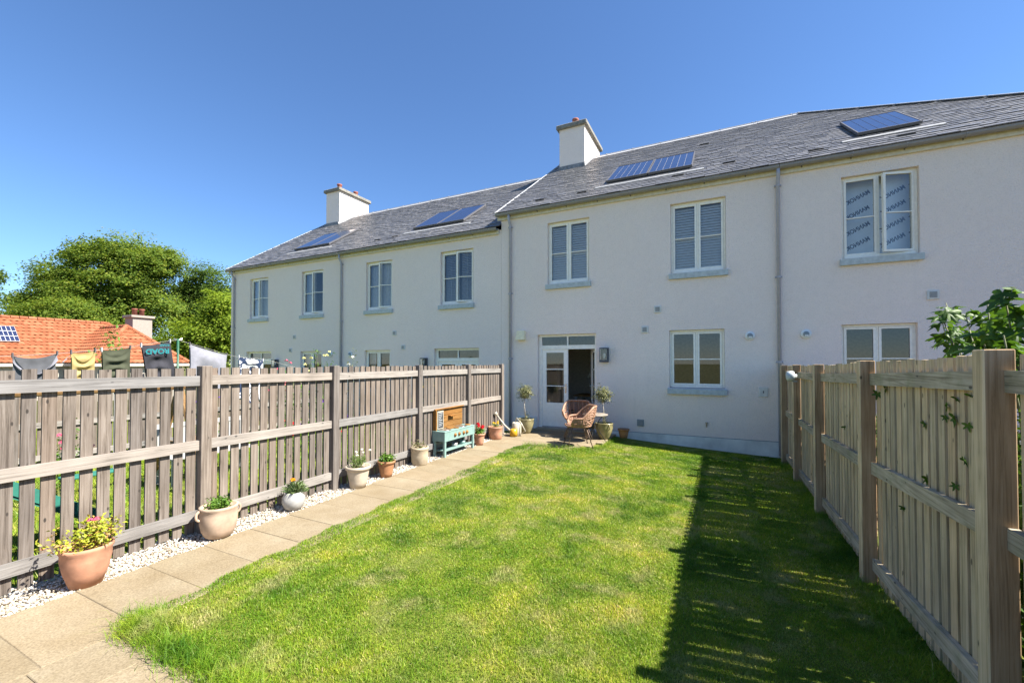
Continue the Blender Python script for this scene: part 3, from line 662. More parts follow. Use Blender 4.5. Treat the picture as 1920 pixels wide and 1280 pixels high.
SLATE_W = (0.22, 0.25, 0.28, 0.31, 0.34)
def slate_mesh(wd):
    mb = MB(); L = 0.24; t = 0.019
    # local: x across, y up the slope, z off the slope; tilted so that the tail stands proud of the course below
    mb.add([(0.003, 0, 0.020), (wd-0.003, 0, 0.020), (wd-0.003, L, 0.0), (0.003, L, 0.0), (0.004, 0.0, 0.020+t), (wd-0.004, 0.0, 0.020+t), (wd-0.004, L, t), (0.004, L, t)],
           [(0,3,2,1),(4,5,6,7),(0,1,5,4),(1,2,6,5),(2,3,7,6),(3,0,4,7)])
    return mesh_only(mb, 'slate', 'slate')
SLATES = [slate_mesh(x) for x in SLATE_W]
def roof(house, x0, x1, ez, n_single, hip=None, stag_l=False, stag_r=False):
    deck = MB(); zr_ = ez+(RIDGE_Y-EY)*math.tan(PIT); yb = 2*RIDGE_Y-EY
    o = 0.012
    if hip is None:
        deck.quad((x0, EY+o, ez-0.004), (x1, EY+o, ez-0.004), (x1, RIDGE_Y, zr_-0.012), (x0, RIDGE_Y, zr_-0.012))
        deck.quad((x1, yb, ez), (x0, yb, ez), (x0, RIDGE_Y, zr_-0.012), (x1, RIDGE_Y, zr_-0.012))
    else:
        hx, ex = hip
        deck.quad((x0, EY+o, ez-0.004), (ex, EY+o, ez-0.004), (hx, RIDGE_Y, zr_-0.012), (x0, RIDGE_Y, zr_-0.012))
        deck.quad((ex, yb, ez), (x0, yb, ez), (x0, RIDGE_Y, zr_-0.012), (hx, RIDGE_Y, zr_-0.012))
        deck.poly([(ex, EY+o, ez-0.004), (ex, yb, ez), (hx, RIDGE_Y, zr_-0.012)])
    rf = deck.build('roof', 'deck', house)
    rot = Euler((PIT, 0, 0)); exp_ = 0.158; cand = []
    rows = int(SL/exp_)
    for i in range(rows):
        s = i*exp_-0.03; stag = 0.15 if i % 2 else 0.0; xr = x1 + (stag if stag_r else 0)
        if hip: xr = hip[1] + (hip[0]-hip[1])*min(1, (s+0.12)/SL)
        x = x0 + (stag if stag_l else 0); first = True
        while x < xr-0.02:
            k = random.randrange(5); wd = SLATE_W[k]
            if first and i % 2 and not stag_l: wd2 = wd*0.55
            else: wd2 = wd
            first = False
            wd2 = min(wd2, xr-x)
            if xr-x-wd2 < 0.06: wd2 = xr-x
            ds = random.gauss(0, 0.005); lift = random.choice((0, 0, 0, 0.002, 0.004, 0.007)); tl = random.gauss(0, 0.006)
            cand.append((x, s+ds, wd2/wd, k, lift, tl)); x += wd2
    def score(c):
        p = roof_pt(c[0]+0.12, c[1], 0.0, ez); v = np.array(p)-_c; d2 = v@v
        nrm = np.array([0, -math.sin(PIT), math.cos(PIT)]); px = CX+F*(v@_r)/(v@_f)
        vis = 1.0 if -40 < px < 1950 else 0.01
        return abs(v@nrm)/math.sqrt(d2)/d2*vis
    cand.sort(key=score, reverse=True)
    L = world_loc(rf)
    for (x, s, sx, k, lift, tl) in cand[:n_single]:
        p = roof_pt(x, s, lift, ez); inst('slate', SLATES[k], rf, Vector(p)-L, (PIT+tl*0.5, 0, tl), (sx, 1, 1))
    rest = cand[n_single:]
    if rest:
        V = []; Fc = []
        bv = [np.array([v.co[:] for v in me.vertices]) for me in SLATES]; bf = [[tuple(p.vertices) for p in me.polygons] for me in SLATES]
        for (x, s, sx, k, lift, tl) in rest:
            q = bv[k]*np.array([sx, 1, 1]); y = s+q[:, 1]; h = q[:, 2]+lift+tl*(q[:, 0])*0.3; off = len(V)
            for a, b, c in zip(x+q[:, 0], y, h): V.append(roof_pt(a, b, c, ez))
            Fc += [tuple(i+off for i in f) for f in bf[k]]
        mb = MB(); mb.v = V; mb.f = Fc; mb.build('slate_courses', 'slate', rf, kind='stuff')
    # ridge pieces
    end = hip[0] if hip else x1
    x = x0
    while x < end-0.05:
        b = min(x+0.95, end); mb = MB()
        for sg in (-1, 1):
            y2 = RIDGE_Y+sg*0.16; z2 = zr_-0.16*math.tan(PIT)+0.045
            mb.quad((x, RIDGE_Y, zr_+0.06), (b-0.01, RIDGE_Y, zr_+0.06), (b-0.01, y2, z2), (x, y2, z2))
        mb.tube([(x, RIDGE_Y, zr_+0.055), (b-0.01, RIDGE_Y, zr_+0.055)], 0.028, 8)
        mb.tube([(b-0.05, RIDGE_Y, zr_+0.058), (b-0.01, RIDGE_Y, zr_+0.058)], 0.038, 8)
        mb.build('ridge_piece', 'ridge', rf); x = b
    if hip:
        pa = Vector((hip[0], RIDGE_Y, zr_+0.045)); pb = Vector((hip[1], EY, ez+0.045)); n = 9
        for i in range(n):
            p, q = pa.lerp(pb, i/n), pa.lerp(pb, (i+0.97)/n); mb = MB(); mb.tube([p, q], 0.032, 8); mb.obox(p-Vector((0, 0, .01)), q-Vector((0, 0, .01)), 0.22, 0.012); mb.build('hip_piece', 'ridge', rf)
    return rf
def verge(house, x, ez, wid=0.05):
    mb = MB(); p0 = Vector(roof_pt(x, -0.03, 0.02, ez)); p1 = Vector(roof_pt(x, SL, 0.02, ez)); mb.obox(p0, p1, wid, 0.04, (0, 0, 1)); mb.build('verge_strip', 'verge', house)
def eaves(house, x0, x1, ez, vent=True):
    mb = MB(); mb.box((x0, D-0.055, ez-0.185), (x1, D-0.001, ez-0.045)); mb.build('fascia', 'fascia', house)
    r = 0.062; yc = EY-0.028; zc = ez-0.075; n = 9; mb = MB()
    pr = [(yc+r*math.cos(a), zc+r*math.sin(a)) for a in np.linspace(math.pi, 2*math.pi, n)]
    pi = [(yc+(r-0.006)*math.cos(a), zc+(r-0.006)*math.sin(a)) for a in np.linspace(2*math.pi, math.pi, n)]
    ring = [(pr[0][0]-0.006, zc+0.012)]+pr+[(pr[-1][0]+0.004, zc+0.012)]+pi
    m = len(ring); vs = [(x, y, z+0.028) for x in (x0, x1) for y, z in ring]
    mb.add(vs, [(i, (i+1) % m, m+(i+1) % m, m+i) for i in range(m)]+[tuple(reversed(range(m))), tuple(range(m, 2*m))])
    g = mb.build('gutter', 'gutter', house)
    x = x0+0.4
    while x < x1-0.1:
        mb = MB(); pts = [(x, yc+(r+0.006)*math.cos(a), zc+0.028+(r+0.006)*math.sin(a)) for a in np.linspace(math.pi, 2*math.pi, 8)]; mb.tube(pts, 0.008, 5)
        mb.box((x-0.012, D-0.06, zc-0.05), (x+0.012, D-0.055, zc+0.02)); mb.build('gutter_bracket', 'gutter', g); x += 0.82
def downpipe(house, x, ez, zb):
    mb = MB(); r = 0.036; mb.tube([(x, EY-0.028, ez-0.10), (x, EY-0.03, ez-0.22), (x, D-0.05, ez-0.36), (x, D-0.05, zb)], r, 10)
    p = mb.build('downpipe', 'downpipe', house, smooth=True)
    for z in (ez-0.42, 0.5*(ez+zb)+0.7, 0.5*(ez+zb)-1.1):
        mb = MB(); mb.tube([(x, D-0.05, z-0.02), (x, D-0.05, z+0.02)], r+0.006, 10); mb.box((x-0.065, D-0.04, z-0.016), (x+0.065, D-0.004, z+0.016)); mb.build('pipe_clip', 'downpipe', p)
def chimney(house, x0, x1, y0, y1, zb, zt, pots):
    mb = MB(); mb.box((x0, y0, zb), (x1, y1, zt)); ch = mb.build('chimney', 'harl', house)
    mb = MB(); mb.cbox((x0-0.10, y0-0.10, zt), (x1+0.10, y1+0.10, zt+0.15), 0.02); mb.build('cope', 'cope', ch)
    ez = zb  # lead flashing round the foot follows the slope
    for (px, py) in pots:
        mb = MB(); mb.lathe([(0.12, 0), (0.115, 0.1), (0.10, 0.30), (0.125, 0.33), (0.125, 0.38), (0.095, 0.38), (0.09, 0.2)], 18, (px, py, zt+0.15)); mb.build('pot', 'chimney_pot', ch, smooth=True)
    return ch
def flashing(house, x0, x1, y0, ez):
    mb = MB(); s = (y0-EY)/math.cos(PIT)
    p = roof_pt(x0, s, 0.03, ez); mb.box((x0-0.03, y0-0.03, p[2]-0.02), (x1+0.03, y0-0.004, p[2]+0.13)); mb.build('flashing', 'lead', house)
    mb = MB(); mb.obox(roof_pt(x1+0.02, s-0.05, 0.06, ez), roof_pt(x1+0.02, s+1.1/math.cos(PIT), 0.06, ez), 0.03, 0.14); mb.build('flashing', 'ridge', house)
def solar(house, x0, xm, x1, s0, s1, ez, bar, cells=6):
    rotm = Euler((PIT, 0, 0))
    for a, b in ((x0, xm), (xm, x1)) if xm else ((x0, x1),):
        pn = empty('solar_panel', house, roof_pt(a, s0, 0, ez)); pn.rotation_euler = (PIT, 0, 0)
        w_, l_ = b-a-0.02, s1-s0; mb = MB()
        h0, h1 = 0.055, 0.115
        for q in (((0, 0, h0), (w_, 0.022, h1)), ((0, l_-0.022, h0), (w_, l_, h1)), ((0, 0.022, h0), (0.022, l_-0.022, h1)), ((w_-0.022, 0.022, h0), (w_, l_-0.022, h1))): mb.box(*q)
        mb.build('panel_frame', 'panel_edge', pn, world=False)
        mb = MB(); mb.box((0.022, 0.022, h0+0.01), (w_-0.022, l_-0.022, h1-0.014)); mb.build('backing', 'flashing', pn, world=False)
        cw = (w_-0.05)/cells
        for c in range(cells):
            mb = MB(); mb.box((0.025+c*cw+0.006, 0.028, h1-0.012), (0.025+(c+1)*cw-0.006, l_-0.028, h1-0.006)); mb.build('cell', 'cell', pn, world=False)
        mb = MB(); mb.box((0.05, 0.02, 0.02), (w_-0.05, l_-0.02, h0)); mb.build('tray', 'deck', pn, world=False)
    ba, bb, bs = bar; mb = MB(); mb.obox(roof_pt(ba, bs, 0.035, ez), roof_pt(bb, bs, 0.035, ez), 0.13, 0.03, Vector(roof_pt(0, 0, 1, ez))-Vector(roof_pt(0, 0, 0, ez))); mb.build('flashing_bar', 'bar', house)
def roof_vents(house, spots, ez):
    for (x, s) in spots:
        mb = MB(); c = [roof_pt(x, s, 0.03, ez), roof_pt(x+0.28, s, 0.03, ez), roof_pt(x+0.28, s+0.12, 0.03, ez), roof_pt(x, s+0.12, 0.03, ez),
                        roof_pt(x+0.02, s+0.0, 0.062, ez), roof_pt(x+0.26, s, 0.062, ez), roof_pt(x+0.28, s+0.12, 0.04, ez), roof_pt(x, s+0.12, 0.04, ez)]
        mb.add(c, [(0,3,2,1),(4,5,6,7),(0,1,5,4),(1,2,6,5),(2,3,7,6),(3,0,4,7)]); mb.build('roof_vent', 'deck', house)
def vent(house, x, z, sz=0.145, m1='vent_white'):
    mb = MB(); mb.cbox((x-sz/2, D-0.028, z-sz/2), (x+sz/2, D+0.004, z+sz/2), 0.006); v = mb.build('vent', m1, house)
    mb = MB(); k = sz*0.31
    for i in range(5): zz = z-k+i*k/2.3; mb.box((x-k, D-0.034, zz), (x+k, D-0.029, zz+k/3.2))
    mb.build('grille', 'vent_grey', v)
def round_light(house, x, z):
    mb = MB(); vs = []
    m = Matrix.Translation((x, D, z)) @ Matrix.Rotation(R(90), 4, 'X')
    def lat(prof, name, mat, par):
        q = MB(); q.lathe(prof, 20); q.v = [tuple(m @ Vector(p)) for p in q.v]; return q.build(name, mat, par, smooth=True)
    b = lat([(0.095, 0.0), (0.095, 0.035), (0.085, 0.045)], 'bulkhead_light', 'white_plastic', house)
    lat([(0.055, 0.045), (0.05, 0.075), (0.02, 0.09)], 'lens', 'grey_plastic', b)
    mb = MB(); mb.box((x-0.03, D-0.10, z-0.05), (x+0.03, D-0.05, z-0.02)); mb.build('sensor', 'white_plastic', b)
def lantern(house, x0, x1, z0, z1):
    L_ = empty('wall_lantern', house, ((x0+x1)/2, D, z0)); y0 = D-0.17; t = 0.014
    mb = MB(); mb.box((x0, y0, z0), (x1, D-0.002, z0+0.06)); mb.box((x0, y0, z1-0.03), (x1, D-0.002, z1)); mb.box((x0, D-0.02, z0+0.06), (x1, D-0.002, z1-0.03))
    for xx in (x0, x1-t):
        mb.box((xx, y0, z0+0.06), (xx+t, y0+t, z1-0.03))
        mb.box((xx, D-0.06, z0+0.06), (xx+t, D-0.02, z1-0.03))
    mb.build('lantern_frame', 'lantern', L_)
    mb = MB(); mb.lathe([(0.018, 0), (0.022, 0.03), (0.036, 0.08), (0.03, 0.12), (0.01, 0.14)], 14, ((x0+x1)/2, D-0.085, z0+0.09)); mb.build('bulb', 'bulb', L_, smooth=True)
    mb = MB(); mb.quad((x0+t, y0+0.006, z0+0.06), (x1-t, y0+0.006, z0+0.06), (x1-t, y0+0.006, z1-0.03), (x0+t, y0+0.006, z1-0.03)); mb.build('pane', 'glass', L_)
def rooms(house, x0, x1, zfl, zup, ztop, depth=4.2):
    y0, y1 = D+WT+0.004, D+WT+depth; a, b = x0+0.03, x1-0.03
    mb = MB(); mb.quad((a, y0, zfl), (b, y0, zfl), (b, y1, zfl), (a, y1, zfl)); mb.build('floor', 'floorboard', house)
    for q0, q1 in ((zfl+0.004, zup-0.16), (zup, ztop)):
        mb = MB(); mb.quad((a, y1, q0), (b, y1, q0), (b, y1, q1), (a, y1, q1)); mb.quad((a, y0, q0), (a, y1, q0), (a, y1, q1), (a, y0, q1)); mb.quad((b, y1, q0), (b, y0, q0), (b, y0, q1), (b, y1, q1))
        mb.quad((a, y0, q1), (a, y1, q1), (b, y1, q1), (b, y0, q1)); mb.build('room_wall', 'interior', house)
    mb = MB(); mb.box((a, y0, zup-0.15), (b, y1, zup-0.01)); mb.build('upper_floor', 'interior', house)

# --- the house at the end of the lawn
EZ = 5.93; EZL = 5.56
main = thing('terraced_house', 'white harled house with open glazed garden door and white shuttered upper windows', 'house', (-2.2, D, 0))
HX0, HX1 = -5.50, 1.16
UW = 1.145
wins = [(-4.11, -2.965, 3.70, 5.48), (-1.015, 0.15, 3.70, 5.48), (-1.055, 0.105, 1.03, 2.51)]
DZ = 0.03
door = (-4.40, -2.80, DZ, 2.50)
front_wall(main, HX0, HX1, EZ-0.06, -0.6, [(a, b, z+0.14, h) for a, b, z, h in wins]+[door])
window(main, *wins[0], 'shutter'); window(main, *wins[1], 'shutter'); window(main, *wins[2], 'none')
french_door(main, *door, half_open=True)
rooms(main, HX0, HX1, 0.035, 3.0, 5.85)
roof(main, HX0-0.10, HX1, EZ, 300, stag_r=True)
verge(main, HX0-0.11, EZ); eaves(main, HX0-0.10, HX1-0.003, EZ)
downpipe(main, -5.20, EZ, 0.0); downpipe(main, 1.14, EZ, -0.2)
chimney(main, -5.20, -4.26, 14.6, 16.75, 8.3, 10.24, [(-4.73, 15.05), (-4.73, 16.0)]); flashing(main, -5.20, -4.26, 14.6, EZ)
solar(main, -2.71, -1.63, -0.55, 1.13, 2.93, EZ, (-2.95, -0.30, 0.79))
roof_vents(main, [(-4.6, 0.55), (-3.4, 0.55), (-1.0, 0.5), (0.1, 0.9), (-0.5, 4.2)], EZ)
mb = MB(); mb.box((-2.78, D-0.022, -0.6), (HX1, D-0.001, 0.07)); mb.box((-5.0, D-0.022, -0.6), (-4.42, D-0.001, 0.30)); mb.build('plinth', 'plinth', main)
mb = MB(); mb.box((-2.78, D-0.014, 0.0702), (HX1, D-0.001, 0.084)); mb.build('bell_bead', 'grey_plastic', main)
vent(main, -1.313, 3.02, 0.16); vent(main, -1.609, 2.55, 0.16); vent(main, -1.72, 0.31, 0.16, 'grey_plastic')
round_light(main, 0.60, 2.34); lantern(main, -2.675, -2.475, 1.765, 2.125)
mb = MB(); mb.add([(-4.985, D-0.17, 2.37), (-4.735, D-0.17, 2.37), (-4.735, D-0.002, 2.37), (-4.985, D-0.002, 2.37), (-4.965, D-0.12, 2.62), (-4.755, D-0.12, 2.62), (-4.755, D-0.002, 2.62), (-4.965, D-0.002, 2.62)], [(0,3,2,1),(4,5,6,7),(0,1,5,4),(1,2,6,5),(2,3,7,6),(3,0,4,7)])
mb.build('extract_cowl', 'cream_plastic', main)
mb = MB(); mb.cbox((0.755, D-0.022, 1.02), (0.925, D+0.004, 1.225), 0.006); hb = mb.build('meter_hatch', 'vent_white', main)
mb = MB(); mb.box((0.832, D-0.027, 1.10), (0.852, D-0.023, 1.15)); mb.build('latch', 'print_ink', hb)
mb = MB(); mb.tube([(-0.27, D-0.002, 0.37), (-0.27, D-0.07, 0.37), (-0.27, D-0.085, 0.31)], 0.012, 8); mb.tube([(-0.30, D-0.05, 0.405), (-0.24, D-0.05, 0.405)], 0.008, 6); mb.tube([(-0.27, D-0.05, 0.37), (-0.27, D-0.05, 0.405)], 0.007, 6); mb.build('garden_tap', 'brass', main)

# --- the house beyond the shaded fence
rightH = thing('terraced_house', 'white harled house with printed board film behind its open upper casement', 'house', (4.5, D, 0))
RX0, RX1 = 1.166, 7.6
rw = [(2.235, 3.43, 3.695, 5.49), (2.21, 3.375, 1.03, 2.513)]
front_wall(rightH, RX0, RX1, EZ-0.06, -0.6, [(a, b, z+0.14, h) for a, b, z, h in rw])
Wr = window(rightH, *rw[0], 'none', ajar=R(17)); window(rightH, *rw[1], 'none')
rooms(rightH, RX0, RX1, 0.035, 3.0, 5.85)
roof(rightH, HX1, RX1, EZ, 300, hip=(2.30, 2.30+RIDGE_Y-EY+0.15), stag_l=True); eaves(rightH, RX0, RX1, EZ)
solar(rightH, 2.70, None, 3.78, 1.17, 2.93, EZ, (2.38, 4.02, 0.86))
roof_vents(rightH, [(1.75, 0.55), (3.2, 0.45)], EZ)
vent(rightH, 3.595, 3.02, 0.17); round_light(rightH, 1.613, 2.347)
# insulation board stacked behind the upper window, printed film seen from the back
mb = MB(); mb.box((2.24, D+0.36, 3.80), (3.62, D+0.42, 5.58)); film = mb.build('insulation_board', 'board_film', rightH)
def text_mesh(s, size, bold=0.0):
    cu = bpy.data.curves.new('lettering', 'FONT'); cu.body = s; cu.size = size; cu.align_x = 'LEFT'; cu.offset = bold
    ob = bpy.data.objects.new('lettering', cu); COL.objects.link(ob); dg = bpy.context.evaluated_depsgraph_get()
    me = bpy.data.meshes.new_from_object(ob.evaluated_get(dg)); COL.objects.unlink(ob); bpy.data.objects.remove(ob); return me
tm = text_mesh('MANNOK', 0.118, 0.0035); tm.materials.clear(); tm.materials.append(MATS['print_ink'])
fl = world_loc(film)
for (kx, ky) in ((1601, 377), (1600, 406), (1601, 436), (1601, 464.5), (1667, 368), (1668, 395), (1667, 428), (1667, 457.5)):
    a_ = Vector(ypl(kx+31.5, ky-15.5, D+0.357)); ax, z = a_.x, a_.z
    # mirrored word running up towards its first letter: local x -> -X
    M = Matrix.Translation(a_-fl) @ Matrix.Rotation(R(-27), 4, 'Y') @ Matrix(((-1, 0, 0, 0), (0, 0, 1, 0), (0, 1, 0, 0), (0, 0, 0, 1))) @ Matrix.Diagonal((0.80, 1.0, 1, 1))
    o = bpy.data.objects.new('lettering', tm); COL.objects.link(o); o.parent = film; o.matrix_local = M
    mb = MB(); c = Vector((ax+0.035, D+0.357, z+0.03)); mb.poly([c+Vector((0, 0, 0.03)), c+Vector((0.05, 0, 0.0)), c+Vector((0.075, 0, 0.10)), c+Vector((0.045, 0, 0.06))]); mb.build('printed_tick', 'print_ink', film)

# --- the two lower houses
hb_ = thing('terraced_house', 'white house beside the taller one, dark slatted blind in its upper casement', 'house', (-8.6, D, -0.3))
AX1 = -11.736
BX0, BX1 = -11.73, -5.506
bw = [(-10.60, -9.47, 3.355, 5.09), (-7.58, -6.42, 3.355, 5.10), (-10.64, -9.53, 0.67, 2.165)]
bd = (-7.81, -6.23, -0.33, 2.18)
front_wall(hb_, BX0, BX1, EZL-0.06, -1.0, [(a, b, z+0.14, h) for a, b, z, h in bw]+[bd])
window(hb_, *bw[0], 'net', R(14)); window(hb_, *bw[1], 'blind', R(14)); window(hb_, *bw[2], 'curtain'); french_door(hb_, *bd)
rooms(hb_, BX0, BX1, -0.33, 2.65, 5.45)
roof(hb_, AX1, BX1, EZL, 0, stag_l=True); eaves(hb_, BX0+0.004, BX1-0.06, EZL); downpipe(hb_, -11.70, EZL, -0.6)
solar(hb_, -9.28, -8.27, -7.25, 1.17, 2.92, EZL, (-9.49, -6.9, 0.86), 5)
roof_vents(hb_, [(-10.6, 0.6), (-9.9, 0.7)], EZL)
vent(hb_, -9.36, 2.70); vent(hb_, -9.0, 2.24); lantern(hb_, -8.22, -8.04, 1.60, 1.90); round_light(hb_, -11.27, 2.04)
ha_ = thing('terraced_house', 'white end house with gable chimney beside the trees', 'house', (-15, D, -0.3))
AX0, AX1 = -18.0, -11.736
aw = [(-16.78, -15.67, 3.355, 5.07), (-13.76, -12.64, 3.355, 5.08), (-13.80, -12.69, 0.67, 2.165)]
ad = (-16.98, -15.45, -0.33, 2.185)
front_wall(ha_, AX0, AX1, EZL-0.06, -1.0, [(a, b, z+0.14, h) for a, b, z, h in aw]+[ad])
window(ha_, *aw[0], 'net', R(13)); window(ha_, *aw[1], 'curtain', R(13)); window(ha_, *aw[2], 'curtain'); french_door(ha_, *ad)
rooms(ha_, AX0, AX1, -0.33, 2.65, 5.45)
roof(ha_, AX0-0.12, AX1, EZL, 0, stag_r=True); eaves(ha_, AX0-0.12, AX1, EZL); verge(ha_, AX0-0.13, EZL); downpipe(ha_, -17.75, EZL, -0.6)
chimney(ha_, -17.45, -16.55, 14.75, 16.65, 8.0, 10.12, [(-17.0, 15.15), (-17.0, 16.2)]); flashing(ha_, -17.45, -16.55, 14.75, EZL)
solar(ha_, -15.22, -14.22, -13.23, 1.13, 2.87, EZL, (-15.32, -12.89, 0.80), 5)
vent(ha_, -14.115, 2.70); vent(ha_, -14.335, 2.214); round_light(ha_, -12.24, 2.05); lantern(ha_, -15.2, -15.0, 1.55, 1.88)

# --- things inside the open door
tb = thing('dining_table', 'dark wooden dining table inside the open door', 'table', (-3.15, D+2.2, 0.035))
mb = MB(); mb.cbox((-3.95, D+1.7, 0.75), (-2.3, D+2.6, 0.79), 0.006); mb.build('table_top', 'pine_Y', tb)
for x, y in ((-3.88, D+1.77), (-2.37, D+1.77), (-3.88, D+2.53), (-2.37, D+2.53)):
    mb = MB(); mb.box((x-0.035, y-0.035, 0.035), (x+0.035, y+0.035, 0.75)); mb.build('leg', 'white_paint', tb)
dc = thing('dining_chair', 'white spindle-back chair at the indoor table', 'chair', (-2.72, D+1.45, 0.035))
mb = MB(); mb.cbox((-2.93, D+1.25, 0.46), (-2.51, D+1.65, 0.50), 0.01); mb.build('seat', 'white_paint', dc)
for x in (-2.91, -2.53):
    for y in (D+1.27, D+1.63):
        mb = MB(); mb.tube([(x, y, 0.035), (x, y, 0.46)], 0.018, 8); mb.build('leg', 'white_paint', dc)
mb = MB(); mb.cbox((-2.95, D+1.25, 0.88), (-2.49, D+1.29, 1.0), 0.015); mb.build('top_rail', 'white_paint', dc)
for x in (-2.91, -2.80, -2.72, -2.64, -2.53): mb = MB(); mb.tube([(x, D+1.27, 0.50), (x, D+1.27, 0.90)], 0.012, 6); mb.build('spindle', 'white_paint', dc)
vz = thing('flower_vase', 'glass vase of white flowers on the indoor table', 'vase', (-3.35, D+2.1, 0.79))
mb = MB(); mb.lathe([(0.05, 0), (0.06, 0.02), (0.045, 0.15), (0.06, 0.25)], 16, (-3.35, D+2.1, 0.79)); mb.build('vase_body', 'white_glaze', vz, smooth=True)
for k in range(6):
    a = k*1.05; e = Vector((-3.35+0.22*math.cos(a), D+2.1+0.22*math.sin(a), 1.35+0.06*(k % 3)))
    mb = MB(); mb.tube([(-3.35, D+2.1, 0.95), (-3.35+0.08*math.cos(a), D+2.1+0.08*math.sin(a), 1.15), e], 0.005, 5); mb.build('stem', 'green_stem', vz)
    leaf_cloud('flower', np.array(e)+RNG.normal(0, 0.035, (22, 3)), RNG.normal(0, 1, (22, 3)), 0.06, 0.7, 'petal_white', vz)
mb = MB(); mb.box((-3.4, D+WT+4.12, 0.9), (-2.7, D+WT+4.17, 2.0)); mb.box((-3.36, D+WT+4.11, 0.94), (-2.74, D+WT+4.119, 1.96)); tag(mb.build('picture', 'print_ink'), 'dark framed picture on the room wall inside the open door', 'picture')

# ================================================================== fences
def fence(name, label, xf, side, posts, ys, ztop, zrails, zb, wood, post_mat, pitch=0.113, pw=0.081, post_top=0.02, backed=False, ro=0.034):
    """xf: x of the post faces on the lawn side; side=+1 when the lawn lies towards +x. functions of y give heights"""
    T = thing(name, label, 'fence', (xf, sum(ys)/2, 0)); s = side
    def bx(mb, xa, xb, *rest): pass
    for y in posts:
        mb = MB(); xs = sorted((xf, xf-s*0.108)); dz = random.uniform(-0.006, 0.01)
        mb.cbox((xs[0], y-0.05, zb(y)-0.15), (xs[1], y+0.05, ztop(y)+post_top+dz), 0.005); po = mb.build('post', post_mat, T)
        if backed:
            po.data.materials.append(MATS['green_fence_Z'])
            for pf in po.data.polygons:
                if pf.normal.x < -0.5: pf.material_index = 1  # lawn-side face paler: its light and weathering put into the colour
    spans = [(a+0.05, b-0.05) for a, b in zip(posts, posts[1:])]
    for a, b in spans:
        for zr0 in zrails:
            mb = MB(); x0, x1 = sorted((xf-s*ro, xf-s*(ro+0.038))); za, zb_ = zr0(a), zr0(b); h = 0.10; ja = random.uniform(-.006, .006)
            a2, b2 = a+0.001, b-0.001
            mb.add([(x0, a2, za+ja), (x1, a2, za+ja), (x1, b2, zb_), (x0, b2, zb_), (x0, a2, za+h+ja), (x1, a2, za+h+ja), (x1, b2, zb_+h), (x0, b2, zb_+h)],
                   [(0,3,2,1),(4,5,6,7),(0,1,5,4),(1,2,6,5),(2,3,7,6),(3,0,4,7)]); mb.build('rail', wood+'_Y', T)
        n = max(1, round((b-a)/pitch)); st = (b-a)/n
        for i in range(n):
            y = a+st*(i+0.5); wv = pw*random.uniform(0.95, 1.06); x0, x1 = sorted((xf-s*(ro+0.039), xf-s*(ro+0.059)))
            tl = random.gauss(0, 0.0025); zt = ztop(y)-random.uniform(0.0, 0.014); z0 = zb(y)+random.uniform(0.01, 0.03); j = random.uniform(-.002, .002)
            mb = MB(); mb.add([(x0, y-wv/2, z0), (x1, y-wv/2, z0), (x1, y+wv/2, z0), (x0, y+wv/2, z0), (x0+j, y-wv/2+tl, zt), (x1+j, y-wv/2+tl, zt+0.001), (x1+j, y+wv/2+tl, zt+random.uniform(-.004, .004)), (x0+j, y+wv/2+tl, zt)],
                              [(0,3,2,1),(4,5,6,7),(0,1,5,4),(1,2,6,5),(2,3,7,6),(3,0,4,7)]); mb.build('picket', wood+'_Z', T)
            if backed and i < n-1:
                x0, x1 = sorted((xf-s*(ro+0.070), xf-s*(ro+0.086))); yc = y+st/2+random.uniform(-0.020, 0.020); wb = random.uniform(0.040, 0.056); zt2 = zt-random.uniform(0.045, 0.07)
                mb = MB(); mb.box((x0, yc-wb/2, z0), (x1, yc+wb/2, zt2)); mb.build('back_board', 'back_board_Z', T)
    return T
cst = lambda v: (lambda y: v)
LF = fence('picket_fence', 'sunlit weathered picket fence beside the paved path and flower pots', -4.775, 1, [-0.80, 0.88, 2.575, 4.235, 6.09, 7.74, 9.27],
      (-0.8, 9.3), cst(1.70), [cst(1.515), cst(0.852), cst(0.14)], cst(-0.01), 'fence', 'pale_post_Z', post_top=0.012)
lin = lambda *pts: (lambda y: float(np.interp(y, [p[0] for p in pts], [p[1] for p in pts])))
RF = fence('picket_fence', 'shaded mossy picket fence with brown posts casting its shadow on the lawn', 1.095, -1, [-1.0, 0.87, 2.77, 4.70, 6.69, 8.45, 9.95],
      (-1.0, 10.2), lin((2.4, 1.805), (4.7, 1.765), (6.7, 1.725), (10, 1.695)), [lin((2.8, 1.615), (4.3, 1.566), (6.7, 1.51), (10, 1.49)), lin((2.8, 0.905), (4.3, 0.805), (6.7, 0.74), (10, 0.71)), lin((2.8, 0.105), (4.3, -0.015), (6.7, -0.07), (10, -0.14))],
      lambda y: float(zr(y))+0.0, 'green_fence', 'post_Z', pitch=0.115, pw=0.079, post_top=0.006, backed=True, ro=0.068)
mb = MB(); mb.box((1.14, 10.02, -0.25), (1.165, D-0.03, 1.68)); mb.build('closing_board', 'green_fence_Z', RF)
mb = MB(); mb.cbox((-4.86, 9.325, -0.02), (-4.79, 9.36, 1.68), 0.004); mb.build('closing_board', 'white_paint', LF)
fence('picket_fence', 'far picket fence beyond the washing line in the neighbouring garden', -11.2, 1, [-2.5, -0.7, 1.1, 2.9, 4.7, 6.5, 8.3, 10.1], (-2, 10), cst(1.42), [cst(1.2), cst(0.55), cst(-0.05)], cst(-0.2), 'fence', 'fence_Z', pitch=0.125, pw=0.10)

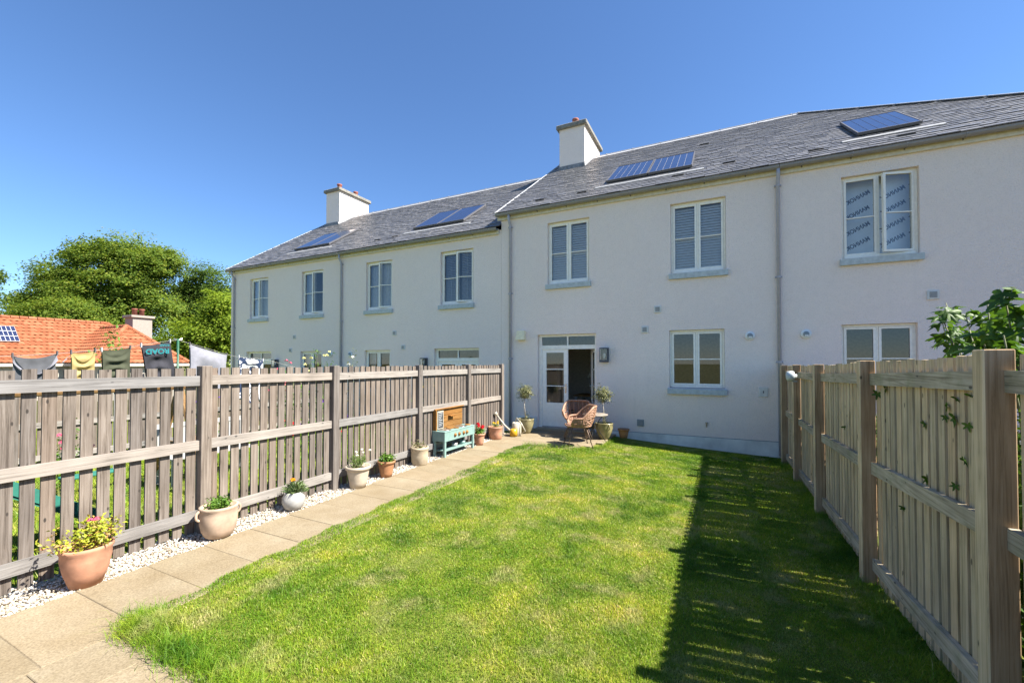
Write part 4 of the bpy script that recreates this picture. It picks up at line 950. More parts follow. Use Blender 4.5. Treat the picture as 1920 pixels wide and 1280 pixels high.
# ================================================================== potted plants
def pot_profile(r, h, kind):
    if kind == 'flare': return [(0.62*r, 0), (0.70*r, 0.25*h), (0.86*r, 0.75*h), (0.88*r, 0.84*h), (1.0*r, 0.86*h), (1.0*r, h), (0.90*r, h), (0.86*r, 0.86*h)]
    if kind == 'bowl': return [(0.60*r, 0), (0.76*r, 0.28*h), (0.80*r, 0.33*h), (0.93*r, 0.68*h), (0.93*r, 0.86*h), (1.0*r, 0.92*h), (1.0*r, h), (0.9*r, h), (0.88*r, 0.9*h)]
    if kind == 'urn': return [(0.55*r, 0), (0.72*r, 0.07*h), (0.88*r, 0.25*h), (0.97*r, 0.50*h), (0.98*r, 0.75*h), (0.93*r, 0.88*h), (0.99*r, 0.93*h), (1.0*r, h), (0.87*r, h), (0.84*r, 0.88*h)]
    if kind == 'ball': return [(0.55*r, 0), (0.82*r, 0.16*h), (1.0*r, 0.45*h), (0.97*r, 0.70*h), (0.78*r, 0.92*h), (0.70*r, h), (0.62*r, h), (0.62*r, 0.88*h)]
    if kind == 'tub': return [(0.80*r, 0), (0.88*r, 0.04*h), (0.95*r, 0.5*h), (0.96*r, 0.86*h), (1.0*r, 0.88*h), (1.0*r, h), (0.9*r, h), (0.88*r, 0.88*h)]
    if kind == 'olivejar': return [(0.52*r, 0), (0.62*r, 0.12*h), (0.88*r, 0.45*h), (1.0*r, 0.75*h), (0.98*r, 0.90*h), (1.02*r, 0.95*h), (1.02*r, h), (0.88*r, h), (0.86*r, 0.9*h)]
def potted(name, label, x, y, r, h, kind, mat, sx=1.0, handles=0, z=0.0, rz=0.0, cat='potted plant'):
    T = thing(name, label, cat, (x, y, z)); mb = MB(); mb.lathe(pot_profile(r, h, kind), 32, (x, y, z), sx=sx, sy=1/sx if sx != 1 else 1, wob=0.008)
    p = mb.build('pot', mat, T, smooth=True)
    top = 0.86*h; mb = MB(); mb.lathe([(0.05, 0), (0.6*r, 0.006), (0.845*r if kind not in ('ball', 'urn') else 0.6*r if kind == 'ball' else 0.8*r, 0.0)], 24, (x, y, z+top), sx=sx, sy=1/sx if sx != 1 else 1); mb.build('soil', 'soil', T)
    for k in range(handles):
        a = rz+k*2*math.pi/handles; c, s_ = math.cos(a), math.sin(a); pts = []
        for t in np.linspace(-1.2, 1.2, 9):
            rr = r*0.95+0.036*math.cos(t*1.25); zz = z+0.78*h+0.05*math.sin(t*1.3)*(h/0.35); pts.append((x+rr*c, y+rr*s_, zz))
        mb = MB(); mb.tube(pts, 0.013, 8); mb.build('handle', mat, p, smooth=True)
    return T, z+top
def sprigs(T, x, y, z, n, spread, hgt, leaf, aspect, mat, per=26, stem='green_stem', up=0.5, name='foliage', seed=1):
    rg = np.random.default_rng(seed); C = []; N = []; mb = MB()
    for k in range(n):
        a = rg.random()*6.28; rr = spread*math.sqrt(rg.random()); hh = hgt*(0.55+0.6*rg.random())*(1-0.3*(rr/spread)**2)
        p0 = Vector((x+rr*0.25*math.cos(a), y+rr*0.25*math.sin(a), z)); p2 = Vector((x+rr*math.cos(a), y+rr*math.sin(a), z+hh)); p1 = p0.lerp(p2, 0.5)+Vector((0, 0, hh*0.14))
        mb.tube([p0, p1, p2], [0.004, 0.003, 0.0015], 5)
        for _ in range(per):
            t = 0.25+0.8*rg.random(); q = p0.lerp(p1, t*2) if t < 0.5 else p1.lerp(p2, t*2-1)
            q = q+Vector(rg.normal(0, leaf*0.8, 3)); C.append(q[:]); N.append((rg.normal()*0.6+math.cos(a)*0.3, rg.normal()*0.6+math.sin(a)*0.3, up+rg.random()))
    mb.build('stem', stem, T); return leaf_cloud(name, C, N, leaf, aspect, mat, T)
def blooms(T, pts, r, mat, n=26):
    for p in pts:
        q = RNG.normal(0, 1, (n, 3)); q /= np.linalg.norm(q, axis=1, keepdims=True); q[:, 2] = np.abs(q[:, 2])*0.8
        leaf_cloud('flower', np.array(p)+q*r*0.7, q, r*0.9, 0.8, mat, T, jitter=0.2)
T, z = potted('potted_shrub', 'wide terracotta bowl pot with lime-leaved shrub and pink flower', -4.53, 1.57, 0.165, 0.31, 'bowl', 'terracotta', sx=1.0)
sprigs(T, -4.53, 1.57, z, 22, 0.20, 0.22, 0.034, 0.55, 'lime_leaf', 30, seed=3, stem='bronze_metal'); sprigs(T, -4.50, 1.40, z+0.05, 4, 0.13, 0.17, 0.03, 0.55, 'lime_leaf', 16, seed=5, stem='bronze_metal'); sprigs(T, -4.50, 1.70, z+0.05, 5, 0.15, 0.19, 0.03, 0.55, 'lime_leaf', 18, seed=6, stem='bronze_metal')
blooms(T, [(-4.50, 1.62, z+0.23), (-4.53, 1.59, z+0.225)], 0.026, 'petal_pink')
T, z = potted('potted_herb', 'pale handled terracotta urn with low green herb', -4.56, 2.58, 0.168, 0.315, 'urn', 'terracotta_pale', handles=2, rz=R(80))
sprigs(T, -4.56, 2.58, z, 34, 0.11, 0.11, 0.028, 0.65, 'herb_leaf', 22, seed=8)
T, z = potted('potted_gazania', 'round off-white pot with spiky leaves and one yellow flower', -4.60, 3.45, 0.128, 0.205, 'ball', 'white_glaze')
C = []; Nn = []; Dd = []
for k in range(420):
    a = RNG.random()*6.28; e = 0.25+1.1*RNG.random(); d = np.array([math.cos(a)*math.cos(e), math.sin(a)*math.cos(e), math.sin(e)]); C.append(np.array([-4.60, 3.47, z])+d*(0.04+0.11*RNG.random())); Dd.append(d); Nn.append(np.cross(d, [0.3, 0.2, 0.9]))
leaf_cloud('foliage', C, Nn, 0.075, 0.13, 'grass_blue', T, dirs=Dd, jitter=0.2)
mb = MB(); mb.tube([(-4.60, 3.45, z), (-4.59, 3.43, z+0.17)], 0.003, 5); mb.build('stem', 'green_stem', T); blooms(T, [(-4.59, 3.43, z+0.175)], 0.033, 'petal_orange', 30)
T, z = potted('potted_daisy', 'cream flared pot with feathery plant and white daisies', -4.60, 4.46, 0.172, 0.30, 'flare', 'cream_glaze')
sprigs(T, -4.60, 4.46, z, 26, 0.13, 0.20, 0.022, 0.3, 'herb_leaf', 34, seed=11); blooms(T, [(-4.58, 4.40, z+0.24), (-4.55, 4.50, z+0.22), (-4.62, 4.55, z+0.25), (-4.60, 4.44, z+0.19), (-4.52, 4.60, z+0.24)], 0.024, 'petal_white', 18)
T, z = potted('potted_herb', 'small orange terracotta pot with bushy green herb', -4.63, 5.06, 0.135, 0.245, 'flare', 'terracotta_orange')
sprigs(T, -4.63, 5.06, z, 34, 0.11, 0.11, 0.035, 0.7, 'herb_leaf', 18, seed=13)
T, z = potted('potted_succulent', 'buff stoneware tub with reddish straggly plant beside the play kitchen', -4.67, 5.92, 0.152, 0.30, 'tub', 'stoneware')
sprigs(T, -4.67, 5.92, z, 16, 0.12, 0.15, 0.03, 0.5, 'dusk_leaf', 16, seed=15)
T, z = potted('potted_geranium', 'terracotta pot of red geraniums beside the play kitchen', -4.62, 7.86, 0.13, 0.25, 'flare', 'terracotta')
sprigs(T, -4.62, 7.86, z, 18, 0.13, 0.14, 0.045, 0.85, 'herb_leaf', 12, seed=17); blooms(T, [(-4.60, 7.80, z+0.19), (-4.57, 7.92, z+0.17), (-4.66, 7.88, z+0.22), (-4.55, 7.85, z+0.15)], 0.045, 'petal_red', 34)
T, z = potted('potted_pansy', 'broad terracotta pot with small yellow flowers by the watering can', -4.66, 8.66, 0.165, 0.285, 'tub', 'terracotta')
sprigs(T, -4.66, 8.66, z, 12, 0.10, 0.10, 0.03, 0.6, 'herb_leaf', 12, seed=19); blooms(T, [(-4.68, 8.60, z+0.12), (-4.60, 8.66, z+0.11), (-4.64, 8.74, z+0.13), (-4.70, 8.70, z+0.10)], 0.035, 'petal_yellow', 24)
def olive(label, x, y, r, h, handles, crown_c, crown_r, seed, lean):
    T, z = potted('potted_olive_tree', label, x, y, r, h, 'olivejar', 'ochre_glaze', handles=handles, rz=R(75)); rg = np.random.default_rng(seed)
    c = Vector(crown_c); mb = MB(); base = Vector((x, y, z)); mid = base.lerp(c, 0.5)+Vector((lean, 0, 0)); mb.tube([base, mid, c-Vector((0, 0, crown_r*0.7))], [0.014, 0.012, 0.010], 8)
    for k in range(9):
        a = k*0.7; e = c+Vector((math.cos(a), math.sin(a), 0.25*((k % 3)-0.6)))*crown_r*0.8; mb.tube([c-Vector((0, 0, crown_r*0.75)), c.lerp(e, 0.4), e], [0.007, 0.005, 0.002], 5)
    mb.build('trunk', 'pale_bark', T, smooth=True)
    P = rg.normal(0, 1, (1500, 3)); P /= np.linalg.norm(P, axis=1, keepdims=True); rr = crown_r*(rg.random(1500)**0.45)*(0.80+0.42*np.sin(P[:, 0]*5+P[:, 2]*4+seed)*np.cos(P[:, 1]*4+P[:, 2]*3))
    C = np.array(c)+P*rr[:, None]; leaf_cloud('crown', C, P+np.array([0, 0, 0.5]), 0.05, 0.26, 'olive_leaf', T, dirs=P, jitter=0.5)
    # a few shoots at the foot and stray tips
    leaf_cloud('shoots', np.array(base)+np.abs(rg.normal(0, 1, (90, 3)))*np.array([0.05, 0.05, 0.12])-np.array([0.03, 0.03, 0]), rg.normal(0, 1, (90, 3)), 0.045, 0.28, 'olive_leaf', T)
olive('ochre glazed pot with a slim olive tree beside the watering can', -4.36, 9.72, 0.20, 0.36, 2, tuple(ypl(984, 735, 9.74)), 0.23, 4, -0.03)
olive('ochre glazed handled pot with a round-headed olive tree behind the wicker chairs', -2.40, 9.76, 0.20, 0.37, 3, tuple(ypl(1130, 740, 9.78)), 0.245, 9, 0.0)
T, z = potted('flower_pot', 'small plain terracotta pot against the grey plinth', -2.03, 10.10, 0.135, 0.21, 'flare', 'terracotta_orange', cat='pot')

# ================================================================== watering can
wc = thing('watering_can', 'cream and yellow watering can with long spout on the patio', 'watering can', (-4.44, 9.28, 0))
bx_, by_ = -4.42, 9.30
mb = MB(); mb.lathe([(0.105, 0), (0.115, 0.01), (0.112, 0.30), (0.10, 0.31), (0.09, 0.31), (0.085, 0.05)], 26, (bx_, by_, 0.0)); mb.build('body', 'cream_enamel', wc, smooth=True)
mb = MB(); mb.lathe([(0.05, 0), (0.095, 0.015), (0.085, 0.17), (0.06, 0.18), (0.05, 0.18)], 24, (bx_+0.0, by_-0.17, 0.0)); mb.build('lower_tank', 'yellow_enamel', wc, smooth=True)
mb = MB(); mb.tube([(bx_-0.03, by_-0.2, 0.10), (bx_-0.2, by_-0.28, 0.28), (bx_-0.36, by_-0.33, 0.50)], [0.026, 0.022, 0.017], 10); sp = mb.build('spout', 'cream_enamel', wc, smooth=True)
mb = MB(); mb.tube([(bx_-0.35, by_-0.33, 0.49), (bx_-0.385, by_-0.34, 0.53), (bx_-0.41, by_-0.35, 0.555)], [0.018, 0.045, 0.055], 14); mb.build('rose', 'cream_enamel', sp, smooth=True)
mb = MB(); mb.tube([(bx_+0.11, by_, 0.05), (bx_+0.25, by_-0.04, 0.12), (bx_+0.14, by_-0.03, 0.30), (bx_+0.0, by_, 0.42), (bx_-0.03, by_, 0.31)], 0.013, 8); mb.build('handle', 'cream_enamel', wc, smooth=True)

# ================================================================== rattan chairs and bistro table
def chair(label, loc, rz):
    T = thing('rattan_chair', label, 'chair', loc, rz, 'rattan tub chairs on the patio')
    # local: the sitter faces -Y
    def rim(t):      # t from -1 (one arm front) to 1 (other arm front), 0 = back
        a = t*R(128); rx, ry = 0.30, 0.29; back = math.cos(a*0.70); k = max(0.0, math.cos(a))
        hgt = 0.56+0.21*min(1.0, max(0.0, 1-abs(t)*1.5)*2.0)**0.8 if abs(t) < 0.667 else 0.56-0.03*(abs(t)-0.667)
        if abs(t) > 0.90: hgt -= 0.10*((abs(t)-0.90)/0.10)**1.5
        fl = 1.0+0.10*max(0, 1-abs(t)*1.4)
        return Vector((rx*fl*math.sin(a), ry*fl*math.cos(a)+0.02, hgt))
    def low(t):
        a = t*R(128); return Vector((0.235*math.sin(a), 0.225*math.cos(a)+0.01, 0.40))
    ts = np.linspace(-1, 1, 45)
    mb = MB(); pts = [rim(t) for t in ts]; pts = [low(-1)]+[low(-1).lerp(rim(-1), 0.6)]+pts+[low(1).lerp(rim(1), 0.6)]+[low(1)]
    mb.tube(pts, 0.021, 8); mb.build('rim', 'rattan', T, smooth=True, world=False)
    mb = MB(); mb.tube([low(t) for t in ts]+[Vector((0.12, -0.22, 0.40)), Vector((-0.12, -0.22, 0.40))], 0.018, 8, closed=True); mb.build('seat_ring', 'rattan', T, smooth=True, world=False)
    mb = MB()
    for t in np.linspace(-0.97, 0.97, 15):
        p, q = low(t), rim(t); m_ = p.lerp(q, 0.5)+Vector((p.x, p.y, 0)).normalized()*0.025
        mb.tube([p, m_, q], 0.0095, 6)
    mb.build('rib', 'rattan', T, smooth=True, world=False)
    mb = MB(); rows = 15
    for i in range(1, rows):
        f = i/rows
        if i in (6,): continue
        pts = []
        for j, t in enumerate(np.linspace(-1, 1, 61)):
            p, q = low(t), rim(t); m_ = p.lerp(q, f)+Vector((p.x, p.y, 0)).normalized()*(0.025*4*f*(1-f)+0.008*math.sin(j*1.6+i*math.pi)); pts.append(m_)
        mb.tube(pts, 0.0075, 5)
    mb.build('weave', 'rattan', T, smooth=True, world=False, kind='stuff')
    mb = MB(); n = 28
    mb.lathe([(0.02, 0.0), (0.19, 0.0), (0.222, 0.012), (0.222, 0.035), (0.19, 0.05), (0.02, 0.045)], n, (0, 0.0, 0.39)); mb.build('seat', 'rattan', T, smooth=True, world=False)
    for sx in (-1, 1):
        for sy in (-1, 1):
            mb = MB(); mb.tube([(0.13*sx, 0.12*sy, 0.40), (0.235*sx, 0.225*sy, 0.012)], 0.0085, 8); mb.tube([(0.10*sx, 0.15*sy, 0.40), (0.205*sx, 0.232*sy, 0.15)], 0.006, 6)
            mb.build('leg', 'bronze_metal', T, smooth=True, world=False)
            mb = MB(); mb.tube([(0.234*sx, 0.224*sy, 0.02), (0.2355*sx, 0.2255*sy, 0.0)], 0.012, 8); mb.build('foot', 'black_metal', T, world=False)
    T.scale = (1.13, 1.13, 1.08)
    mb = MB(); q = [(0.185*a, 0.175*b, 0.20) for a, b in ((-1, -1), (1, -1), (1, 1), (-1, 1))]; mb.tube(q, 0.006, 6, closed=True); mb.build('stretcher', 'bronze_metal', T, world=False)
    return T
chair('woven rattan tub chair with thin metal legs, back turned to the potted olive tree', (-2.70, 8.70, 0.002), R(-62))
chair('woven rattan tub chair with its back against the glazed door', (-3.02, 9.66, 0.002), R(12))
tb2 = thing('bistro_table', 'small round bistro table between the chair and the olive pot', 'table', (-2.52, 9.36, 0.002))
mb = MB(); mb.lathe([(0.02, 0.0), (0.285, 0.0), (0.295, 0.01), (0.295, 0.025), (0.28, 0.03), (0.02, 0.03)], 36, (-2.52, 9.36, 0.58)); mb.build('table_top', 'table_top', tb2, smooth=True)
for k in range(3):
    a = k*2.094+0.4; mb = MB(); c, s_ = math.cos(a), math.sin(a)
    mb.tube([(-2.52+0.2*c, 9.36+0.2*s_, 0.58), (-2.52+0.10*c, 9.36+0.10*s_, 0.47), (-2.52+0.05*c, 9.36+0.05*s_, 0.32), (-2.52+0.13*c, 9.36+0.13*s_, 0.18), (-2.52+0.24*c, 9.36+0.24*s_, 0.008)], 0.009, 8); mb.build('leg', 'black_metal', tb2, smooth=True)

# ================================================================== children's play kitchen
pk = thing('play_kitchen', 'aqua wooden play kitchen with pine backboard and chalkboard against the fence', 'play kitchen', (-4.68, 7.0, 0))
kx0, kx1, ky0, ky1 = -4.835, -4.555, 6.50, 7.56
for x in (kx0+0.005, kx1-0.05):
    for y in (ky0+0.01, ky1-0.06):
        mb = MB(); mb.cbox((x, y, -0.005), (x+0.045, y+0.05, 0.29), 0.004); mb.build('leg', 'aqua', pk)
mb = MB(); z0, z1 = 0.29, 0.46
mb.box((kx0, ky0, z0), (kx1, ky0+0.018, z1)); mb.box((kx0, ky1-0.018, z0), (kx1, ky1, z1)); mb.box((kx1-0.018, ky0+0.018, z0), (kx1, ky1-0.018, z1)); mb.box((kx0, ky0+0.018, z0), (kx0+0.018, ky1-0.018, z1)); mb.build('cabinet', 'aqua', pk)
mb = MB(); mb.cbox((kx0, ky0, z1+0.001), (kx1+0.006, ky1, z1+0.016), 0.003); mb.build('worktop', 'aqua', pk)
for y in (6.70, 7.25):
    mb = MB(); mb.lathe([(0.105, 0.002), (0.12, 0.004), (0.12, 0.010), (0.10, 0.008), (0.07, 0.004), (0.01, 0.003)], 24, (-4.69, y, z1+0.016)); mb.build('sink_bowl', 'steel', pk, smooth=True)
for (x, y, r_) in ((-4.73, 6.93, 0.075), (-4.64, 7.0, 0.06), (-4.73, 7.06, 0.05), (-4.66, 7.46, 0.06)):
    mb = MB(); mb.lathe([(r_, 0), (r_, 0.012), (r_*0.9, 0.014), (0.01, 0.014)], 20, (x, y, z1+0.017)); mb.build('wooden_ring', 'pine_Y', pk)
for y in (6.84, 6.98, 7.14, 7.26):
    mb = MB(); m4 = Matrix.Translation((kx1, y, 0.375)) @ Matrix.Rotation(R(90), 4, 'Y'); q = MB(); q.lathe([(0.034, 0.001), (0.036, 0.012), (0.016, 0.016), (0.014, 0.035), (0.004, 0.037)], 16); q.v = [tuple(m4 @ Vector(p)) for p in q.v]; q.build('knob', 'pine_Y', pk, smooth=True)
mb = MB(); mb.box((kx0+0.03, ky0+0.06, 0.10), (kx1-0.03, ky1-0.06, 0.115)); mb.build('shelf', 'aqua', pk)
mb = MB(); mb.box((kx1-0.045, ky0+0.055, 0.115), (kx1-0.03, ky1-0.055, 0.14)); mb.build('shelf_rail', 'aqua', pk)
bx0 = kx0+0.0
for k in range(3):
    za = z1+0.017+k*0.127; mb = MB(); mb.cbox((bx0, ky0+0.04, za), (bx0+0.02, ky1-0.06, za+0.120), 0.003); mb.build('back_plank', 'pine_Y', pk)
mb = MB(); mb.box((bx0-0.0, ky0+0.015, z1+0.017), (bx0+0.075, ky0+0.039, z1+0.40)); mb.build('back_side', 'pine_Y', pk)
mb = MB(); mb.box((bx0, ky0+0.012, z1+0.401), (bx0+0.06, ky1-0.055, z1+0.417)); mb.build('top_ledge', 'pine_Y', pk)
mb = MB(); mb.box((bx0+0.021, 6.98, z1+0.24), (bx0+0.09, 7.16, z1+0.258)); mb.build('small_shelf', 'pine_Y', pk)
cb = MB(); cb.cbox((bx0+0.03, 6.60, z1+0.03), (bx0+0.045, 6.80, z1+0.37), 0.003); cbo = cb.build('chalkboard_frame', 'cream_enamel', pk)
mb = MB(); mb.box((bx0+0.0455, 6.62, z1+0.05), (bx0+0.048, 6.78, z1+0.35)); mb.build('chalkboard', 'chalkboard', pk)
mb = MB()
for k in range(8):
    z = z1+0.33-k*0.034; a = 6.635+0.012*random.random(); mb.box((bx0+0.0485, a, z), (bx0+0.049, a+random.uniform(0.06, 0.13), z+0.010))
mb.build('chalk_marks', 'chalk', pk)
for (y, c, nm, lb) in ((7.30, 'aqua', 'toy_pan', 'small aqua toy pan on the play kitchen shelf'), (7.02, 'white_paint', 'toy_jug', 'small white toy jug on the play kitchen shelf')):
    mb = MB(); mb.lathe([(0.045, 0), (0.06, 0.01), (0.062, 0.07), (0.056, 0.07), (0.05, 0.02)], 18, (-4.69, y, 0.116)); t_ = mb.build(nm, c, smooth=True); tag(t_, lb, 'toy')

# ================================================================== neighbour's garden: washing line
LX = -9.3
def lp(x, y): return Vector(xpl(x, y, LX))
line_pts = [lp(-60, 671), lp(0, 668), lp(107, 663), lp(180, 656.5), lp(247, 649.5), lp(315, 639), lp(333, 637.5)]
mb = MB(); mb.tube(line_pts, 0.003, 5); mb.tube([lp(333, 637.5), lp(354, 643), lp(425, 664), lp(440, 668), lp(493, 673), lp(560, 690)], 0.003, 5)
tag(mb.build('washing_line', 'line_rope'), 'thin white washing line strung over a green pole', 'washing line')
pp = lp(334, 637); gp = thing('clothes_pole', 'dark green metal clothes pole holding up the washing line', 'pole', (pp.x, pp.y, -0.13))
mb = MB(); mb.tube([(pp.x, pp.y, -0.13), (pp.x, pp.y, pp.z+0.02)], 0.02, 10); mb.build('shaft', 'green_paint', gp, smooth=True)
mb = MB(); mb.tube([(pp.x, pp.y-0.07, pp.z+0.02), (pp.x, pp.y, pp.z-0.01), (pp.x, pp.y+0.07, pp.z+0.02)], 0.01, 6); mb.build('hook', 'steel', gp)
def cloth(name, label, a, b, drop, sag, mat, folds=3, layer2=None, sleeves=True, skew=0.0, seed=1, fdrop=None):
    rg = np.random.default_rng(seed); A, B = lp(*a), lp(*b); T = thing(name, label, 'laundry', (LX, (A.y+B.y)/2, min(A.z, B.z)-drop), 0, 'laundry on the washing line'); W = (B-A).length
    def layer(off, drop_, sag_, m, nm, amp):
        nu, nv = 26, 30; V = []
        for j in range(nv+1):
            v = j/nv
            for i in range(nu+1):
                u = i/nu; p = A.lerp(B, u); top = sag_*4*u*(1-u)
                wid = 1.0 - 0.10*math.sin(math.pi*v)*0.5
                y = A.y+(B.y-A.y)*(0.5+(u-0.5)*wid) + skew*v*drop_
                z = p.z - 0.01 - top*(1-0.3*v) - drop_*v*(1-0.04*math.sin(u*9+seed))
                fold = amp*math.sin(v*folds*6.28*(0.6+0.9*math.sin(math.pi*u))+seed)*math.sin(math.pi*u)*(1-0.55*v) + 0.022*math.sin(u*17+seed*2)*v
                V.append((LX+off+fold, y, z))
        mb = MB(); mb.add(V, [(j*(nu+1)+i, j*(nu+1)+i+1, (j+1)*(nu+1)+i+1, (j+1)*(nu+1)+i) for j in range(nv) for i in range(nu)])
        return mb.build(nm, m, T, smooth=True)
    layer(-0.012, drop, sag*0.2, mat, 'back_panel', 0.008); layer(0.03, fdrop or drop*0.97, sag, layer2 or mat, 'front_panel', 0.035)
    if sleeves:
        for (P, sg) in ((A, 1), (B, -1)):
            V = []; nu, nv = 6, 8
            for j in range(nv+1):
                for i in range(nu+1):
                    u, v = i/nu, j/nv; V.append((LX+0.02+0.02*math.sin(u*5+v*3), P.y+sg*(0.03-0.10*u*(0.3+v))+sg*0.02, P.z-drop*0.72-0.05*u-0.24*v))
            mb = MB(); mb.add(V, [(j*(nu+1)+i, j*(nu+1)+i+1, (j+1)*(nu+1)+i+1, (j+1)*(nu+1)+i) for j in range(nv) for i in range(nu)]); mb.build('sleeve', mat, T, smooth=True)
    for P in (A, B):
        mb = MB(); mb.box((LX-0.014, P.y-0.007, P.z-0.045), (LX+0.03, P.y+0.007, P.z+0.03)); mb.build('peg', 'peg' if rg.random() < 0.6 else 'peg_white', T)
    return T, A, B
cloth('hanging_sheet', 'dark grey sheet with pale lower layer pegged on the washing line', (23, 665), (107, 661), 0.42, 0.30, 'cloth_grey', 1, 'cloth_pale', False, seed=2, fdrop=0.10)
cloth('hanging_shirt', 'yellow t-shirt pegged upside down on the washing line', (133, 659), (178, 656), 0.55, 0.17, 'cloth_yellow', 3, seed=3)
cloth('hanging_shirt', 'dark olive t-shirt pegged upside down on the washing line', (190, 654.5), (244, 650), 0.60, 0.14, 'cloth_olive', 3, seed=4)
T, A, B = cloth('hanging_shirt', 'black t-shirt with teal lettering pegged on the washing line', (264, 646), (318, 638.5), 0.68, 0.13, 'cloth_black', 2, seed=5, skew=0.14)
tmr = text_mesh('ROAD', 0.125, 0.004); tmr.materials.clear(); tmr.materials.append(MATS['teal_print'])
for (me_, dz, sz_) in ((tmr, -0.045, 1.0), (tmr, 0.04, 0.42)):
    o = bpy.data.objects.new('lettering', me_); COL.objects.link(o); o.parent = T
    c = A.lerp(B, 0.90)+Vector((0.092, 0, -0.10+dz))
    o.matrix_local = Matrix.Translation(c-world_loc(T)) @ Matrix(((0, 0, 1, 0), (-1, 0, 0, 0), (-0.12, -1, 0, 0), (0, 0, 0, 1))) @ Matrix.Scale(sz_, 4)
cloth('hanging_sheet', 'pale lilac-grey sheet pegged beside the green pole', (355, 644), (424, 664), 0.75, 0.05, 'cloth_pale', 1, 'cloth_pale', False, seed=6)
cloth('hanging_towel', 'navy and white zebra-striped towel pegged on the washing line', (447, 668), (492, 674), 0.95, 0.03, 'zebra', 2, 'zebra', False, seed=7)

# swing frame, bench and flowers glimpsed through the pickets
sw = thing('swing_frame', 'orange-brown timber swing frame behind the sunlit fence', 'swing', (-7.2, 2.4, -0.13))
for (y, sgn) in ((1.6, 1), (3.5, 1)):
    for dx in (-0.75, 0.75): mb = MB(); mb.tube([(-7.2+dx, y, -0.13), (-7.2, y, 1.42)], 0.04, 8); mb.build('post', 'timber_Z', sw)
    mb = MB(); mb.tube([(-7.6, y, 0.55), (-6.8, y, 0.55)], 0.035, 8); mb.build('cross_brace', 'timber_Z', sw)
mb = MB(); mb.tube([(-7.2, 1.5, 1.40), (-7.2, 3.6, 1.40)], 0.045, 8); mb.build('top_beam', 'timber_Z', sw)
for y in (2.3, 2.75): mb = MB(); mb.tube([(-7.2, y, 0.35), (-7.2, y, 1.40)], 0.008, 5); mb.build('rope', 'line_rope', sw)
mb = MB(); mb.cbox((-7.3, 2.25, 0.32), (-7.1, 2.8, 0.35), 0.006); mb.build('seat', 'green_canvas', sw)
sd_ = thing('toy_slide', 'small dark green plastic slide behind the sunlit fence', 'slide', (-6.3, 1.5, -0.13))
mb = MB(); mb.obox((-6.3, 1.2, 0.75), (-6.2, 2.3, -0.05), 0.36, 0.03); mb.build('chute', 'green_canvas', sd_)
for dx in (-0.18, 0.18): mb = MB(); mb.obox((-6.3+dx, 1.2, 0.82), (-6.2+dx, 2.3, 0.02), 0.03, 0.11); mb.build('side_rail', 'green_canvas', sd_)
mb = MB(); mb.box((-6.46, 1.15, -0.13), (-6.12, 1.22, 0.74)); mb.build('ladder', 'green_canvas', sd_)
bn = thing('garden_bench', 'white slatted garden bench behind the sunlit fence', 'bench', (-7.6, 4.2, -0.13))
for k in range(5): mb = MB(); mb.box((-7.85+k*0.1, 3.5, 0.28), (-7.77+k*0.1, 4.8, 0.30)); mb.build('seat_slat', 'white_paint', bn)
for k in range(11): mb = MB(); mb.box((-7.88, 3.52+k*0.12, 0.32), (-7.86, 3.58+k*0.12, 0.72)); mb.build('back_slat', 'white_paint', bn)
mb = MB(); mb.box((-7.89, 3.48, 0.72), (-7.85, 4.82, 0.79)); mb.build('back_rail', 'white_paint', bn)
for x in (-7.85, -7.4):
    for y in (3.5, 4.76): mb = MB(); mb.box((x, y, -0.13), (x+0.05, y+0.05, 0.28 if x > -7.6 else 0.72)); mb.build('leg', 'white_paint', bn)
def border_plant(label, x, y, hgt, spread, fl, seed, n=16, z=-0.13, leaf='herb_leaf', nb=8):
    T = thing('flowering_plant', label, 'plant', (x, y, z), 0, None); sprigs(T, x, y, z, n, spread, hgt, 0.06, 0.5, leaf, 22, seed=seed)
    rg = np.random.default_rng(seed+50); blooms(T, [(x+rg.normal(0, spread*0.55), y+rg.normal(0, spread*0.55), z+hgt*rg.uniform(0.6, 1.1)) for _ in range(nb)], 0.05, 'petal_'+fl, 16)
border_plant('pink flowered plant behind the fence near the toy slide', -6.9, 1.15, 0.75, 0.25, 'pink', 31)
border_plant('pink and green border plant behind the fence by the swing posts', -8.2, 2.6, 1.0, 0.3, 'pink', 32)
border_plant('purple flowered plant behind the fence beside the white bench', -8.6, 4.6, 1.15, 0.35, 'purple', 33)
border_plant('red flowered plant behind the fence below the zebra towel', -7.2, 5.4, 0.8, 0.3, 'red', 34)
border_plant('red poppies behind the fence near the rose bush', -6.9, 6.1, 0.75, 0.3, 'red', 37)
pr_ = ypl(600, 672, 7.2); border_plant('tall yellow rose bush showing above the fence', pr_[0], 7.2, 2.0, 0.55, 'cream', 35, n=30, nb=12)
pr_ = ypl(662, 668, 7.6); border_plant('slender pale climbing rose stem showing above the fence', pr_[0], 7.6, 2.02, 0.14, 'white', 36, n=7, nb=4, leaf='olive_leaf')
pr_ = ypl(540, 684, 7.0); border_plant('pink and cream roses just topping the fence', pr_[0], 7.0, 1.82, 0.5, 'pink', 38, n=22, nb=12)
border_plant('leafy green shrub behind the fence near the terrace', -6.2, 8.2, 1.35, 0.5, 'yellow', 39, n=26)
border_plant('blue-violet flowered shrub behind the fence near the back door', -6.0, 5.0, 1.2, 0.35, 'purple', 40, n=18)

